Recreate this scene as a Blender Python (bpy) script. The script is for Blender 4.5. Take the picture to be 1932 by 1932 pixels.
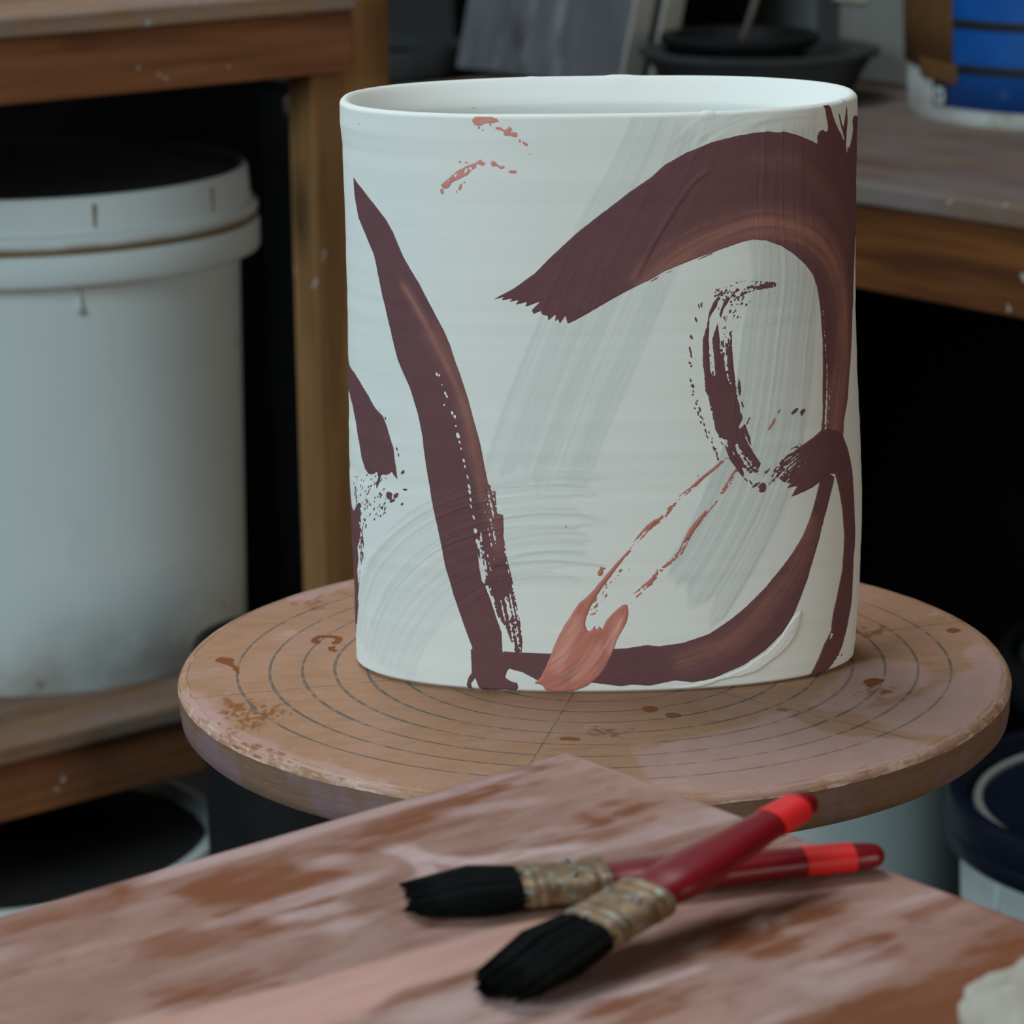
import bpy, bmesh, math, random
import numpy as np
from mathutils import Matrix, Vector

# ------------------------------------------------------------------ scene, camera, light
scene = bpy.context.scene
COL = scene.collection
for o in list(bpy.data.objects):
    bpy.data.objects.remove(o)
Z0 = 0.72                      # height of the turntable top above the floor (all z below are relative to it)
FPX = 5800.0                   # focal length in pixels of the 1932 px frame
PITCH, ROLL = math.radians(14.4404), math.radians(-0.7486)
CAM = np.array([-0.03261, -1.21132, 0.37602])
_cp, _sp = math.cos(PITCH), math.sin(PITCH)
FW = np.array([0, _cp, -_sp]); _U = np.array([0, _sp, _cp]); _R = np.array([1.0, 0, 0])
RT = math.cos(ROLL)*_R + math.sin(ROLL)*_U
UP = -math.sin(ROLL)*_R + math.cos(ROLL)*_U
cam_data = bpy.data.cameras.new('camera')
cam = bpy.data.objects.new('camera', cam_data)
COL.objects.link(cam)
m = Matrix.Identity(4)
for i in range(3):
    m[i][0], m[i][1], m[i][2], m[i][3] = RT[i], UP[i], -FW[i], CAM[i]
m[2][3] += Z0
cam.matrix_world = m
cam_data.sensor_width = 36.0
cam_data.lens = FPX/1932*36
cam_data.clip_start = 0.05
cam_data.dof.use_dof = True
cam_data.dof.focus_distance = 1.19
cam_data.dof.aperture_fstop = 17.0
scene.camera = cam

world = bpy.data.worlds.new('world'); scene.world = world
world.use_nodes = True
bg = world.node_tree.nodes['Background']
bg.inputs[0].default_value = (0.62, 0.74, 0.80, 1)
bg.inputs[1].default_value = 0.022

def area(name, loc, aim, sx, sy, power, col):
    d = bpy.data.lights.new(name, 'AREA'); d.shape = 'RECTANGLE'
    d.size, d.size_y, d.energy, d.color = sx, sy, power, col
    o = bpy.data.objects.new(name, d); COL.objects.link(o)
    o.location = (loc[0], loc[1], loc[2]+Z0)
    o.rotation_euler = (Vector(aim)-Vector(loc)).to_track_quat('-Z', 'Y').to_euler()
    return o
# assumed daylight from left and above
area('assumed_daylight_left', (-1.75, -1.65, 1.0), (0, 0, 0.05), 1.2, 1.3, 47, (0.76, 0.94, 1.0))
area('assumed_daylight_above', (-0.55, 0.55, 2.1), (0, -0.1, 0), 1.3, 1.0, 31, (0.92, 0.98, 1.0))
area('warm_fill_right', (2.2, -2.2, 0.6), (0, 0, 0.0), 1.0, 1.6, 25, (1.0, 0.90, 0.76))  # added warm fill to lift the vase's right side; no doorway exists here
scene.view_settings.view_transform = 'Standard'
scene.view_settings.look = 'None'
scene.view_settings.gamma = 1.0
scene.view_settings.use_curve_mapping = False
scene.view_settings.exposure = 0.0

# ------------------------------------------------------------------ geometry helpers
def ray(px, py):
    return FW + (px-966)/FPX*RT - (py-966)/FPX*UP
def atz(px, py, z):
    d = ray(px, py); return CAM + d*((z-CAM[2])/d[2])

def tag(o, label=None, cat=None, group=None, kind=None):
    if label: o['label'] = label
    if cat: o['category'] = cat
    if group: o['group'] = group
    if kind: o['kind'] = kind
    return o
def empty(name, loc, rz=0.0):
    o = bpy.data.objects.new(name, None); COL.objects.link(o)
    o.empty_display_size = 0.05
    o.location = loc; o.rotation_euler = (0, 0, rz)
    return o
def obj(name, verts, faces, mat, parent=None, smooth=False, loc=None, rot=None):
    me = bpy.data.meshes.new(name)
    me.from_pydata([tuple(map(float, v)) for v in verts], [], [tuple(map(int, f)) for f in faces])
    me.update()
    if smooth:
        me.polygons.foreach_set('use_smooth', [True]*len(me.polygons))
    o = bpy.data.objects.new(name, me); COL.objects.link(o)
    if mat: me.materials.append(mat)
    if parent: o.parent = parent
    if loc is not None: o.location = loc
    if rot is not None: o.rotation_euler = rot
    return o
def bm_obj(name, bm, mat, parent=None, smooth=False, loc=None, rot=None):
    me = bpy.data.meshes.new(name); bm.to_mesh(me); bm.free()
    if smooth: me.polygons.foreach_set('use_smooth', [True]*len(me.polygons))
    o = bpy.data.objects.new(name, me); COL.objects.link(o)
    if mat: me.materials.append(mat)
    if parent: o.parent = parent
    if loc is not None: o.location = loc
    if rot is not None: o.rotation_euler = rot
    return o
def box(name, lo, hi, mat, parent=None, bev=0.002, loc=None, rot=None):
    bm = bmesh.new(); bmesh.ops.create_cube(bm, size=1)
    for v in bm.verts:
        for i in range(3): v.co[i] = lo[i] + (v.co[i]+0.5)*(hi[i]-lo[i])
    if bev:
        bmesh.ops.bevel(bm, geom=bm.edges[:], offset=bev, segments=2, profile=0.5, affect='EDGES')
    return bm_obj(name, bm, mat, parent, False, loc, rot)
def lathe(name, prof, mat, parent=None, segs=96, loc=None, smooth=True, a0=0.0, a1=None):
    full = a1 is None
    n = segs if full else segs+1
    ang = [2*math.pi*i/segs for i in range(n)] if full else [a0+(a1-a0)*i/segs for i in range(n)]
    V = [(r*math.cos(a), r*math.sin(a), z) for r, z in prof for a in ang]
    F = []
    for j in range(len(prof)-1):
        for i in range(segs):
            k = (i+1) % n
            F.append((j*n+i, j*n+k, (j+1)*n+k, (j+1)*n+i))
    o = obj(name, V, F, mat, parent, smooth, loc)
    if smooth: sharp(o, 40)
    return o
def sharp(o, deg):
    try:
        o.data.set_sharp_from_angle(angle=math.radians(deg))
    except Exception:
        pass
def tube(name, pts, r, mat, parent=None, segs=8, loc=None):
    pts = [Vector(p) for p in pts]; V = []; F = []
    for i, p in enumerate(pts):
        t = (pts[min(i+1, len(pts)-1)]-pts[max(i-1, 0)]).normalized()
        a = t.orthogonal().normalized() if i == 0 else (a - t*a.dot(t)).normalized()
        b = t.cross(a); rr = r[i] if isinstance(r, (list, tuple)) else r
        for k in range(segs):
            an = 2*math.pi*k/segs
            V.append(p + a*math.cos(an)*rr + b*math.sin(an)*rr)
    for i in range(len(pts)-1):
        for k in range(segs):
            F.append((i*segs+k, i*segs+(k+1) % segs, (i+1)*segs+(k+1) % segs, (i+1)*segs+k))
    F.append(tuple(range(segs-1, -1, -1))); F.append(tuple((len(pts)-1)*segs+k for k in range(segs)))
    return obj(name, V, F, mat, parent, True, loc)
def set_attr(o, name, vals):
    a = o.data.attributes.new(name, 'FLOAT', 'POINT')
    a.data.foreach_set('value', np.asarray(vals, dtype=np.float32))

# ------------------------------------------------------------------ numpy noise and outlines
def _hash(ix, iy, seed):
    h = (ix.astype(np.int64)*374761393 + iy.astype(np.int64)*668265263 + seed*1442695041) & 0xffffffff
    h = ((h ^ (h >> 13))*1274126177) & 0xffffffff
    return ((h ^ (h >> 16)) & 0xffff)/65535.0
def vnoise(x, y, seed=0):
    x = np.asarray(x, float); y = np.asarray(y, float)
    ix, iy = np.floor(x), np.floor(y); fx, fy = x-ix, y-iy
    fx = fx*fx*(3-2*fx); fy = fy*fy*(3-2*fy)
    a, b = _hash(ix, iy, seed), _hash(ix+1, iy, seed)
    c, d = _hash(ix, iy+1, seed), _hash(ix+1, iy+1, seed)
    return (a+(b-a)*fx)*(1-fy) + (c+(d-c)*fx)*fy
def fbm(x, y, seed=0, oct=3):
    s = 0; w = 0.5; t = 0
    for k in range(oct):
        s = s + w*vnoise(x*2**k, y*2**k, seed+17*k); t += w; w *= 0.5
    return s/t
def sstep(a, b, x):
    t = np.clip((x-a)/(b-a), 0, 1); return t*t*(3-2*t)
def sdf(X, Y, poly):
    """signed distance to a closed outline, positive inside"""
    P = np.asarray(poly, float); d2 = np.full(X.shape, 1e9); ins = np.zeros(X.shape, bool)
    for (x0, y0), (x1, y1) in zip(P, np.roll(P, -1, 0)):
        ex, ey = x1-x0, y1-y0; L = ex*ex+ey*ey+1e-18
        t = np.clip(((X-x0)*ex+(Y-y0)*ey)/L, 0, 1)
        d2 = np.minimum(d2, (X-x0-t*ex)**2+(Y-y0-t*ey)**2)
        c = ((y0 > Y) != (y1 > Y))
        if abs(ey) > 1e-15:
            ins ^= c & (X < x0+(Y-y0)*ex/ey)
    return np.where(ins, 1, -1)*np.sqrt(d2)
def along(X, Y, path):
    """length along and signed distance across a centre line"""
    P = np.asarray(path, float); best = np.full(X.shape, 1e9); A = np.zeros(X.shape); C = np.zeros(X.shape); s = 0
    for (x0, y0), (x1, y1) in zip(P[:-1], P[1:]):
        ex, ey = x1-x0, y1-y0; L = math.hypot(ex, ey)+1e-12; ex /= L; ey /= L
        t = (X-x0)*ex+(Y-y0)*ey; tc = np.clip(t, 0, L)
        dx, dy = X-x0-tc*ex, Y-y0-tc*ey; d2 = dx*dx+dy*dy
        k = d2 < best; best = np.where(k, d2, best)
        A = np.where(k, s+tc, A); C = np.where(k, np.sign(ex*(Y-y0)-ey*(X-x0))*np.sqrt(d2), C); s += L
    return A, C, s
def smooth_path(P, n=4, closed=False):
    P = np.asarray(P, float); out = []; N = len(P)
    rng = range(N) if closed else range(N-1)
    for i in rng:
        g = (lambda k: P[k % N]) if closed else (lambda k: P[min(max(k, 0), N-1)])
        p0, p1, p2, p3 = g(i-1), g(i), g(i+1), g(i+2)
        for k in range(n):
            t = k/n
            out.append(0.5*((2*p1)+(-p0+p2)*t+(2*p0-5*p1+4*p2-p3)*t*t+(-p0+3*p1-3*p2+p3)*t**3))
    if not closed: out.append(P[-1])
    return np.array(out)

# ------------------------------------------------------------------ material helpers
class Mat:
    def __init__(s, name):
        s.m = bpy.data.materials.new(name); s.m.use_nodes = True
        s.nt = s.m.node_tree; s.b = s.nt.nodes['Principled BSDF']
    def n(s, t, **kw):
        nd = s.nt.nodes.new(t)
        for k, v in kw.items():
            if k.startswith('i_'):
                key = k[2:]; key = int(key) if key.isdigit() else key
                s.put(nd.inputs[key], v)
            else: setattr(nd, k, v)
        return nd
    def put(s, sock, v):
        if isinstance(v, bpy.types.NodeSocket): s.nt.links.new(v, sock)
        elif isinstance(v, tuple) and len(v) == 3 and sock.type == 'RGBA': sock.default_value = (*v, 1)
        else: sock.default_value = v
    def coord(s, scale=(1, 1, 1), which='Object', rot=(0, 0, 0)):
        tc = s.n('ShaderNodeTexCoord')
        mp = s.n('ShaderNodeMapping', i_0=tc.outputs[which]); mp.inputs['Scale'].default_value = scale
        mp.inputs['Rotation'].default_value = rot
        return mp.outputs[0]
    def noise(s, vec, scale=5, detail=3, rough=0.55, dist=0.0):
        return s.n('ShaderNodeTexNoise', i_Vector=vec, i_Scale=scale, i_Detail=detail, i_Roughness=rough, i_Distortion=dist).outputs['Fac']
    def ramp(s, fac, a, b, lo=0.0, hi=1.0):
        return s.n('ShaderNodeMapRange', i_0=fac, i_1=a, i_2=b, i_3=lo, i_4=hi).outputs[0]
    def math(s, op, a, b=0.0, c=0.0):
        nd = s.n('ShaderNodeMath', operation=op); s.put(nd.inputs[0], a); s.put(nd.inputs[1], b); s.put(nd.inputs[2], c)
        return nd.outputs[0]
    def mix(s, fac, a, b, mode='MIX'):
        nd = s.n('ShaderNodeMix', data_type='RGBA', blend_type=mode)
        s.put(nd.inputs[0], fac); s.put(nd.inputs[6], a); s.put(nd.inputs[7], b)
        return nd.outputs[2]
    def attr(s, name):
        return s.n('ShaderNodeAttribute', attribute_name=name).outputs['Fac']
    def bump(s, h, strength=0.3, dist=0.001):
        s.put(s.b.inputs['Normal'], s.n('ShaderNodeBump', i_Height=h, i_Strength=strength, i_Distance=dist).outputs[0])
    def out(s, col=None, rough=None, metal=None, spec=None):
        if col is not None: s.put(s.b.inputs['Base Color'], col)
        if rough is not None: s.put(s.b.inputs['Roughness'], rough)
        if metal is not None: s.put(s.b.inputs['Metallic'], metal)
        if spec is not None: s.put(s.b.inputs['Specular IOR Level'], spec)
        return s.m

def mat_plain(name, col, rough=0.6, metal=0.0, var=0.15, scale=40, spec=0.4, bump=0.1):
    M = Mat(name); c = M.coord()
    n = M.noise(c, scale, 4)
    dark = tuple(x*(1-var) for x in col); light = tuple(min(1, x*(1+var)) for x in col)
    M.bump(n, bump, 0.001)
    return M.out(M.mix(n, dark, light), rough, metal, spec)

def mat_wood(name, dark, light, axis=0, specks=True, scale=1.0, dust=None):
    """straight-grained timber with knots, wear and dried clay specks"""
    M = Mat(name)
    st = [1, 1, 1]; st[axis] = 0.06
    c = M.coord(tuple(v*scale for v in st)); c1 = M.coord()
    g = M.noise(c, 60, 5, 0.6, 1.2); g2 = M.noise(c, 14, 3, 0.5, 2.0)
    f = M.math('ADD', M.math('MULTIPLY', g, 0.5), M.math('MULTIPLY', g2, 0.6))
    col = M.mix(M.ramp(f, 0.42, 0.66), dark, light)
    kn = M.n('ShaderNodeTexVoronoi', i_Vector=M.coord(tuple(3.2 if k == axis else 9.0 for k in range(3))), i_Scale=1.0)
    col = M.mix(M.ramp(kn.outputs['Distance'], 0.14, 0.05, 0, 0.85), col, tuple(x*0.3 for x in dark))
    wear = M.ramp(M.noise(c1, 7, 4), 0.5, 0.75)
    col = M.mix(M.math('MULTIPLY', wear, 0.45), col, tuple(x*0.45 for x in dark))
    if dust:
        col = M.mix(M.ramp(M.noise(c1, 11, 5, 0.65), 0.38, 0.62, 0.0, 0.85), col, dust)
    if specks:
        wob_ = M.n('ShaderNodeMix', data_type='VECTOR', i_0=0.03, i_4=c1, i_5=M.n('ShaderNodeTexNoise', i_Vector=c1, i_Scale=60.0).outputs['Color']).outputs[1]
        vo = M.n('ShaderNodeTexVoronoi', i_Vector=wob_, i_Scale=46.0)
        sp = M.math('MULTIPLY', M.math('LESS_THAN', vo.outputs['Distance'], 0.13), M.math('GREATER_THAN', M.noise(c1, 9, 2), 0.56))
        col = M.mix(M.math('MULTIPLY', sp, 0.75), col, (0.45, 0.45, 0.43))
    M.bump(f, 0.25, 0.001)
    return M.out(col, 0.75, 0, 0.25)

def mat_white_plastic(name, dirt=(0.30, 0.22, 0.15), base=(0.61, 0.70, 0.725)):
    M = Mat(name); c = M.coord()
    col = M.mix(M.noise(c, 3.5, 3), tuple(x*0.9 for x in base), base)
    col = M.mix(M.ramp(M.noise(c, 9, 5, 0.65), 0.6, 0.85, 0, 0.35), col, (0.36, 0.38, 0.37))
    # rings of dried slip near the foot and under the rim (attribute-free: height along the body)
    tc = M.n('ShaderNodeTexCoord'); sx = M.n('ShaderNodeSeparateXYZ', i_0=tc.outputs['Generated'])
    low = M.ramp(sx.outputs[2], 0.20, 0.02, 0, 1)
    col = M.mix(M.math('MULTIPLY', low, M.ramp(M.noise(c, 14, 5, 0.65), 0.35, 0.62, 0, 0.75)), col, dirt)
    vo = M.n('ShaderNodeTexVoronoi', i_Vector=c, i_Scale=21.0)
    sp = M.math('MULTIPLY', M.math('LESS_THAN', vo.outputs['Distance'], 0.11), M.math('GREATER_THAN', M.noise(c, 13, 2), 0.55))
    col = M.mix(M.math('MULTIPLY', sp, 0.6), col, (0.25, 0.20, 0.15))
    M.bump(M.noise(c, 30, 3), 0.08, 0.001)
    return M.out(col, 0.5, 0, 0.35)

# ------------------------------------------------------------------ materials
m_pine_l = mat_wood('aged_pine', (0.135, 0.046, 0.018), (0.31, 0.125, 0.052), 0)
m_pine_post = mat_wood('pale_pine_post', (0.20, 0.098, 0.036), (0.36, 0.19, 0.075), 2)
m_pine_r = mat_wood('dark_orange_pine', (0.075, 0.022, 0.006), (0.20, 0.072, 0.018), 0)
m_board_edge = mat_wood('bench_top_ply', (0.17, 0.085, 0.04), (0.36, 0.21, 0.11), 0, dust=(0.24, 0.19, 0.18))
m_board_top = mat_wood('dusty_bench_ply', (0.11, 0.068, 0.045), (0.21, 0.135, 0.09), 0, dust=(0.165, 0.14, 0.138))
m_floor = mat_plain('concrete_floor', (0.040, 0.038, 0.037), 0.9, var=0.4, scale=9, spec=0.05)
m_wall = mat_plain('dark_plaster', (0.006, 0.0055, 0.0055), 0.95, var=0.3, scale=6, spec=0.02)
m_white = mat_white_plastic('white_bucket_plastic')
m_white2 = mat_white_plastic('grimy_white_plastic', base=(0.55, 0.62, 0.62))
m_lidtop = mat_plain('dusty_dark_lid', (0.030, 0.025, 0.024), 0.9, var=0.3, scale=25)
m_gap = mat_plain('dirty_groove', (0.20, 0.12, 0.05), 0.8)
m_black = mat_plain('black_plastic', (0.010, 0.011, 0.0125), 0.6, var=0.3, spec=0.2)
m_blackdust = mat_plain('dusty_black_plastic', (0.040, 0.046, 0.048), 0.85, var=0.35, scale=18, spec=0.15)
m_navy = mat_plain('navy_plastic', (0.004, 0.007, 0.017), 0.4, var=0.3, scale=25, spec=0.3)
m_steel = mat_plain('dull_steel', (0.18, 0.18, 0.18), 0.5, 0.8)
m_iron = mat_plain('cast_iron', (0.03, 0.03, 0.032), 0.6, 0.3)
m_plaster = mat_plain('grey_plaster', (0.20, 0.205, 0.19), 0.9, var=0.2, scale=14)
m_card = mat_plain('pale_card', (0.42, 0.42, 0.32), 0.9)
m_tape = mat_plain('brown_parcel_tape', (0.115, 0.055, 0.018), 0.5, var=0.25)
m_letter = mat_plain('white_print', (0.42, 0.46, 0.46), 0.6)
m_ink = mat_plain('black_print', (0.008, 0.009, 0.01), 0.6)
m_pipe = mat_plain('clay_smeared_stick', (0.12, 0.10, 0.085), 0.9)

def mat_blue():
    M = Mat('scuffed_blue_label'); c = M.coord()
    col = M.mix(M.noise(c, 16, 5, 0.65), (0.002, 0.028, 0.20), (0.004, 0.115, 0.42))
    col = M.mix(M.ramp(M.noise(M.coord((1, 1, 0.5)), 55, 4), 0.66, 0.8, 0, 0.5), col, (0.20, 0.30, 0.42))
    return M.out(col, 0.45, 0, 0.4)
m_blue = mat_blue()

def mat_slate():
    M = Mat('clay_stained_slate_board'); c = M.coord((1, 1, 0.35)); c1 = M.coord()
    col = M.mix(M.ramp(M.noise(c, 9, 5, 0.6), 0.3, 0.7), (0.07, 0.074, 0.088), (0.17, 0.19, 0.215))
    col = M.mix(M.ramp(M.noise(c, 26, 4, 0.6), 0.55, 0.75, 0, 0.6), col, (0.33, 0.36, 0.37))
    col = M.mix(M.ramp(M.noise(c1, 17, 3), 0.6, 0.72, 0, 0.7), col, (0.05, 0.03, 0.035))
    return M.out(col, 0.9, 0, 0.2)
m_slate = mat_slate()
m_slate_edge = mat_plain('dusty_board_edge', (0.34, 0.33, 0.30), 0.95, var=0.35, scale=22)

def mat_ceramic():
    M = Mat('bone_dry_white_slip')
    c = M.coord(); cz = M.coord((0.05, 0.05, 1))
    base = M.mix(M.noise(cz, 70, 4, 0.6), (0.70, 0.735, 0.715), (0.80, 0.82, 0.79))
    base = M.mix(M.math('MULTIPLY', M.attr('slip'), 0.85), base, (0.50, 0.555, 0.55))
    vo = M.n('ShaderNodeTexVoronoi', i_Vector=c, i_Scale=170.0)
    sp = M.math('MULTIPLY', M.math('LESS_THAN', vo.outputs['Distance'], 0.07), M.math('GREATER_THAN', M.noise(c, 55, 2), 0.66))
    base = M.mix(M.math('MULTIPLY', sp, 0.7), base, (0.20, 0.15, 0.13))
    h = M.math('ADD', M.math('MULTIPLY', M.noise(cz, 260, 3, 0.6), 0.6), M.math('MULTIPLY', M.noise(c, 700, 2), 0.4))
    M.bump(h, 0.35, 0.0004)
    return M.out(base, 0.82, 0, 0.15)
m_ceramic = mat_ceramic()

def mat_paint(name, base, light, other=None, rough=0.75):
    M = Mat(name); c = M.coord()
    col = M.mix(M.attr('warm'), base, light)
    n = M.noise(c, 120, 4, 0.6)
    col = M.mix(M.math('MULTIPLY', M.ramp(n, 0.4, 0.75), 0.25), col, tuple(x*0.6 for x in base))
    if other:
        col = M.mix(M.attr('grey'), col, other)
    M.bump(M.noise(c, 900, 2), 0.15, 0.0002)
    return M.out(col, rough, 0, 0.2)
m_plum = mat_paint('plum_slip', (0.152, 0.068, 0.076), (0.33, 0.150, 0.120))
m_salmon = mat_paint('salmon_slip', (0.51, 0.188, 0.145), (0.67, 0.34, 0.27), (0.27, 0.19, 0.19))
m_pink = mat_paint('rose_pink_slip', (0.66, 0.27, 0.235), (0.72, 0.36, 0.33))

def mat_disc_top():
    M = Mat('turntable_ply_top'); c = M.coord((1, 0.35, 1)); c1 = M.coord()
    col = M.mix(M.noise(c1, 14, 4, 0.6), (0.35, 0.19, 0.115), (0.43, 0.245, 0.15))
    col = M.mix(M.ramp(M.noise(M.coord((0.4, 1, 1)), 160, 4, 0.7), 0.45, 0.75, 0, 0.6), col, (0.29, 0.145, 0.078))
    col = M.mix(M.attr('pink'), col, (0.46, 0.285, 0.255))
    col = M.mix(M.ramp(M.noise(c1, 42, 5, 0.7), 0.60, 0.72, 0, 0.55), col, (0.52, 0.35, 0.30))
    col = M.mix(M.attr('brown'), col, (0.24, 0.085, 0.022))
    # pencil rings and spokes
    sx = M.n('ShaderNodeSeparateXYZ', i_0=c1)
    X, Y = sx.outputs[0], sx.outputs[1]
    r = M.math('SQRT', M.math('ADD', M.math('MULTIPLY', X, X), M.math('MULTIPLY', Y, Y)))
    k = M.math('DIVIDE', M.math('SUBTRACT', 0.1462, r), 0.0133)
    d = M.math('MULTIPLY', M.math('ABSOLUTE', M.math('SUBTRACT', M.math('FRACT', M.math('ADD', k, 0.5)), 0.5)), 0.0133)
    w = M.ramp(M.noise(c1, 16, 2), 0.3, 0.7, 0.00028, 0.00085)
    ring = M.math('MULTIPLY', M.math('LESS_THAN', d, w), M.math('LESS_THAN', r, 0.150))
    lines = ring
    for a in (-165.3, -102.0, -41.5, 17.5, 77.0, 135.2):
        ca, sa = math.cos(math.radians(a)), math.sin(math.radians(a))
        dist = M.math('ABSOLUTE', M.math('SUBTRACT', M.math('MULTIPLY', X, sa), M.math('MULTIPLY', Y, ca)))
        fwd = M.math('ADD', M.math('MULTIPLY', X, ca), M.math('MULTIPLY', Y, sa))
        l = M.math('MULTIPLY', M.math('LESS_THAN', dist, 0.00042), M.math('GREATER_THAN', fwd, 0.01))
        lines = M.math('MAXIMUM', lines, M.math('MULTIPLY', l, 0.8))
    br = M.ramp(M.noise(c1, 130, 3), 0.34, 0.5, 0.15, 1)
    lines = M.math('MULTIPLY', M.math('MULTIPLY', lines, br), M.math('SUBTRACT', 1.0, M.math('MULTIPLY', M.attr('pink'), 0.45)))
    col = M.mix(M.math('MULTIPLY', lines, 0.85), col, (0.095, 0.10, 0.09))
    M.bump(M.noise(c1, 120, 4), 0.15, 0.0006)
    return M.out(col, 0.8, 0, 0.2)
def mat_disc_side():
    M = Mat('turntable_ply_edge'); c = M.coord((1, 1, 9)); c1 = M.coord()
    col = M.mix(M.noise(c, 45, 4, 0.7), (0.12, 0.064, 0.038), (0.27, 0.165, 0.11))
    col = M.mix(M.ramp(M.noise(M.coord((1, 1, 0.8)), 22, 3, 0.5), 0.50, 0.56, 0, 0.75), col, (0.22, 0.135, 0.155))
    col = M.mix(M.ramp(M.noise(c, 160, 3), 0.68, 0.75, 0, 0.5), col, (0.38, 0.32, 0.27))
    M.bump(M.noise(c, 45, 4, 0.7), 0.5, 0.001)
    return M.out(col, 0.85, 0, 0.2)
m_disc_top, m_disc_side = mat_disc_top(), mat_disc_side()
m_stain = mat_plain('rust_brown_stain', (0.235, 0.072, 0.014), 0.5, var=0.25, scale=90)
def mat_worn():
    M = Mat('worn_arris'); c = M.coord()
    k = M.ramp(M.noise(c, 60, 4, 0.7), 0.46, 0.6)
    return M.out(M.mix(k, (0.30, 0.165, 0.10), (0.50, 0.36, 0.28)), 0.9, 0, 0.2)
m_worn = mat_worn()

def mat_table():
    M = Mat('slip_stained_tabletop'); c = M.coord((0.22, 1, 1)); c1 = M.coord()
    col = M.mix(M.ramp(M.noise(c, 16, 5, 0.6), 0.3, 0.7), (0.24, 0.115, 0.078), (0.41, 0.235, 0.19))
    col = M.mix(M.ramp(M.noise(c, 60, 4, 0.6), 0.45, 0.72, 0, 0.55), col, (0.47, 0.32, 0.29))
    col = M.mix(M.ramp(M.noise(M.coord((0.5, 1, 1)), 130, 4, 0.7), 0.5, 0.72, 0, 0.5), col, (0.17, 0.075, 0.045))
    col = M.mix(M.attr('brown'), col, (0.20, 0.060, 0.020))
    col = M.mix(M.attr('pale'), col, (0.58, 0.42, 0.42))
    col = M.mix(M.attr('peach'), col, (0.60, 0.34, 0.28))
    M.bump(M.noise(c, 70, 4), 0.2, 0.0008)
    return M.out(col, 0.62, 0, 0.3)
m_table = mat_table()

def mat_bristle():
    M = Mat('black_bristle'); return M.out((0.006, 0.0068, 0.0070), 0.7, 0, 0.05)
m_bristle = mat_bristle()
def mat_handle(name, col, rough):
    M = Mat(name); c = M.coord()
    k = M.mix(M.noise(c, 90, 3), tuple(x*0.75 for x in col), col)
    return M.out(k, rough, 0, 0.4)
m_handle = mat_handle('dark_red_lacquer', (0.205, 0.006, 0.011), 0.32)
m_band = mat_handle('bright_red_lacquer', (0.80, 0.020, 0.022), 0.45)
def mat_ferrule():
    M = Mat('corroded_brass_ferrule'); c = M.coord()
    n = M.noise(c, 130, 4, 0.65)
    col = M.mix(M.ramp(n, 0.35, 0.65), (0.14, 0.080, 0.043), (0.30, 0.205, 0.115))
    col = M.mix(M.ramp(M.noise(c, 210, 4), 0.55, 0.68, 0, 0.8), col, (0.29, 0.33, 0.30))
    col = M.mix(M.ramp(M.noise(c, 90, 3), 0.58, 0.68, 0, 0.8), col, (0.24, 0.10, 0.055))
    M.bump(n, 0.5, 0.0006)
    return M.out(col, 0.5, 0.35, 0.4)
m_ferrule = mat_ferrule()
m_sponge = mat_plain('cream_sponge', (0.36, 0.33, 0.28), 0.95, var=0.2, scale=140, bump=0.6)

# ------------------------------------------------------------------ the room
zf = -Z0
def slab(name, verts2, z0, z1, mat):
    n = len(verts2)
    V = [(x, y, z0) for x, y in verts2] + [(x, y, z1) for x, y in verts2]
    F = [tuple(range(n-1, -1, -1)), tuple(range(n, 2*n))] + [(i, (i+1) % n, n+(i+1) % n, n+i) for i in range(n)]
    return obj(name, V, F, mat)
tag(slab('floor', [(-4, -4), (4, -4), (4, 4), (-4, 4)], zf-0.05, zf, m_floor), 'dark concrete studio floor', None, None, 'structure')
LA = math.radians(39.0); lc, ls = math.cos(LA), math.sin(LA)
RA = math.radians(-51.5); rc, rs = math.cos(RA), math.sin(RA)
def L2W(u, c): return (u*lc-c*ls, u*ls+c*lc)
def R2W(x, y): return (x*rc-y*rs, x*rs+y*rc)
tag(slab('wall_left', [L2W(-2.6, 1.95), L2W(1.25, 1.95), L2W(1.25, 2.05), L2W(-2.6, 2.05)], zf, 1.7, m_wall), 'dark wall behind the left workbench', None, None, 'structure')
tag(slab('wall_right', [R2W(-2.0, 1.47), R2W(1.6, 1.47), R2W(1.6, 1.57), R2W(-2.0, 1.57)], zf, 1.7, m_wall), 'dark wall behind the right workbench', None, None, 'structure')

# ------------------------------------------------------------------ workbenches
bx, by = L2W(-0.2, 1.05)
wb = empty('workbench', (bx, by, zf), LA)
tag(wb, 'two-tier pine workbench on the left holding the lidded white bucket', 'workbench')
def lb(u0, u1, c0, c1, z0, z1): return (u0+0.2, c0-1.05, z0+Z0), (u1+0.2, c1-1.05, z1+Z0)
def lbox(name, a, mat, bev=0.002): return box(name, *lb(*a), mat, wb, bev)
lbox('bench_top', (-1.0, 0.470, 0.792, 1.36, 0.1855, 0.1995), m_board_edge, 0.0025)
lbox('apron', (-1.0, 0.471, 0.800, 0.8215, 0.143, 0.1850), m_pine_l, 0.0015)
lbox('shelf', (-1.0, 0.425, 0.790, 1.36, -0.290, -0.276), m_board_edge, 0.003)
lbox('shelf_apron', (-1.0, 0.425, 0.800, 0.8215, -0.3325, -0.2905), m_pine_l, 0.0015)
lbox('post', (0.450, 0.519, 0.822, 0.852, zf, 0.75), m_pine_post, 0.003)
lbox('post', (0.38, 0.425, 1.31, 1.356, zf, -0.2905), m_pine_post, 0.003)
lbox('post', (-1.0, -0.91, 0.822, 0.868, zf, 0.185), m_pine_post, 0.003)
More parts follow.
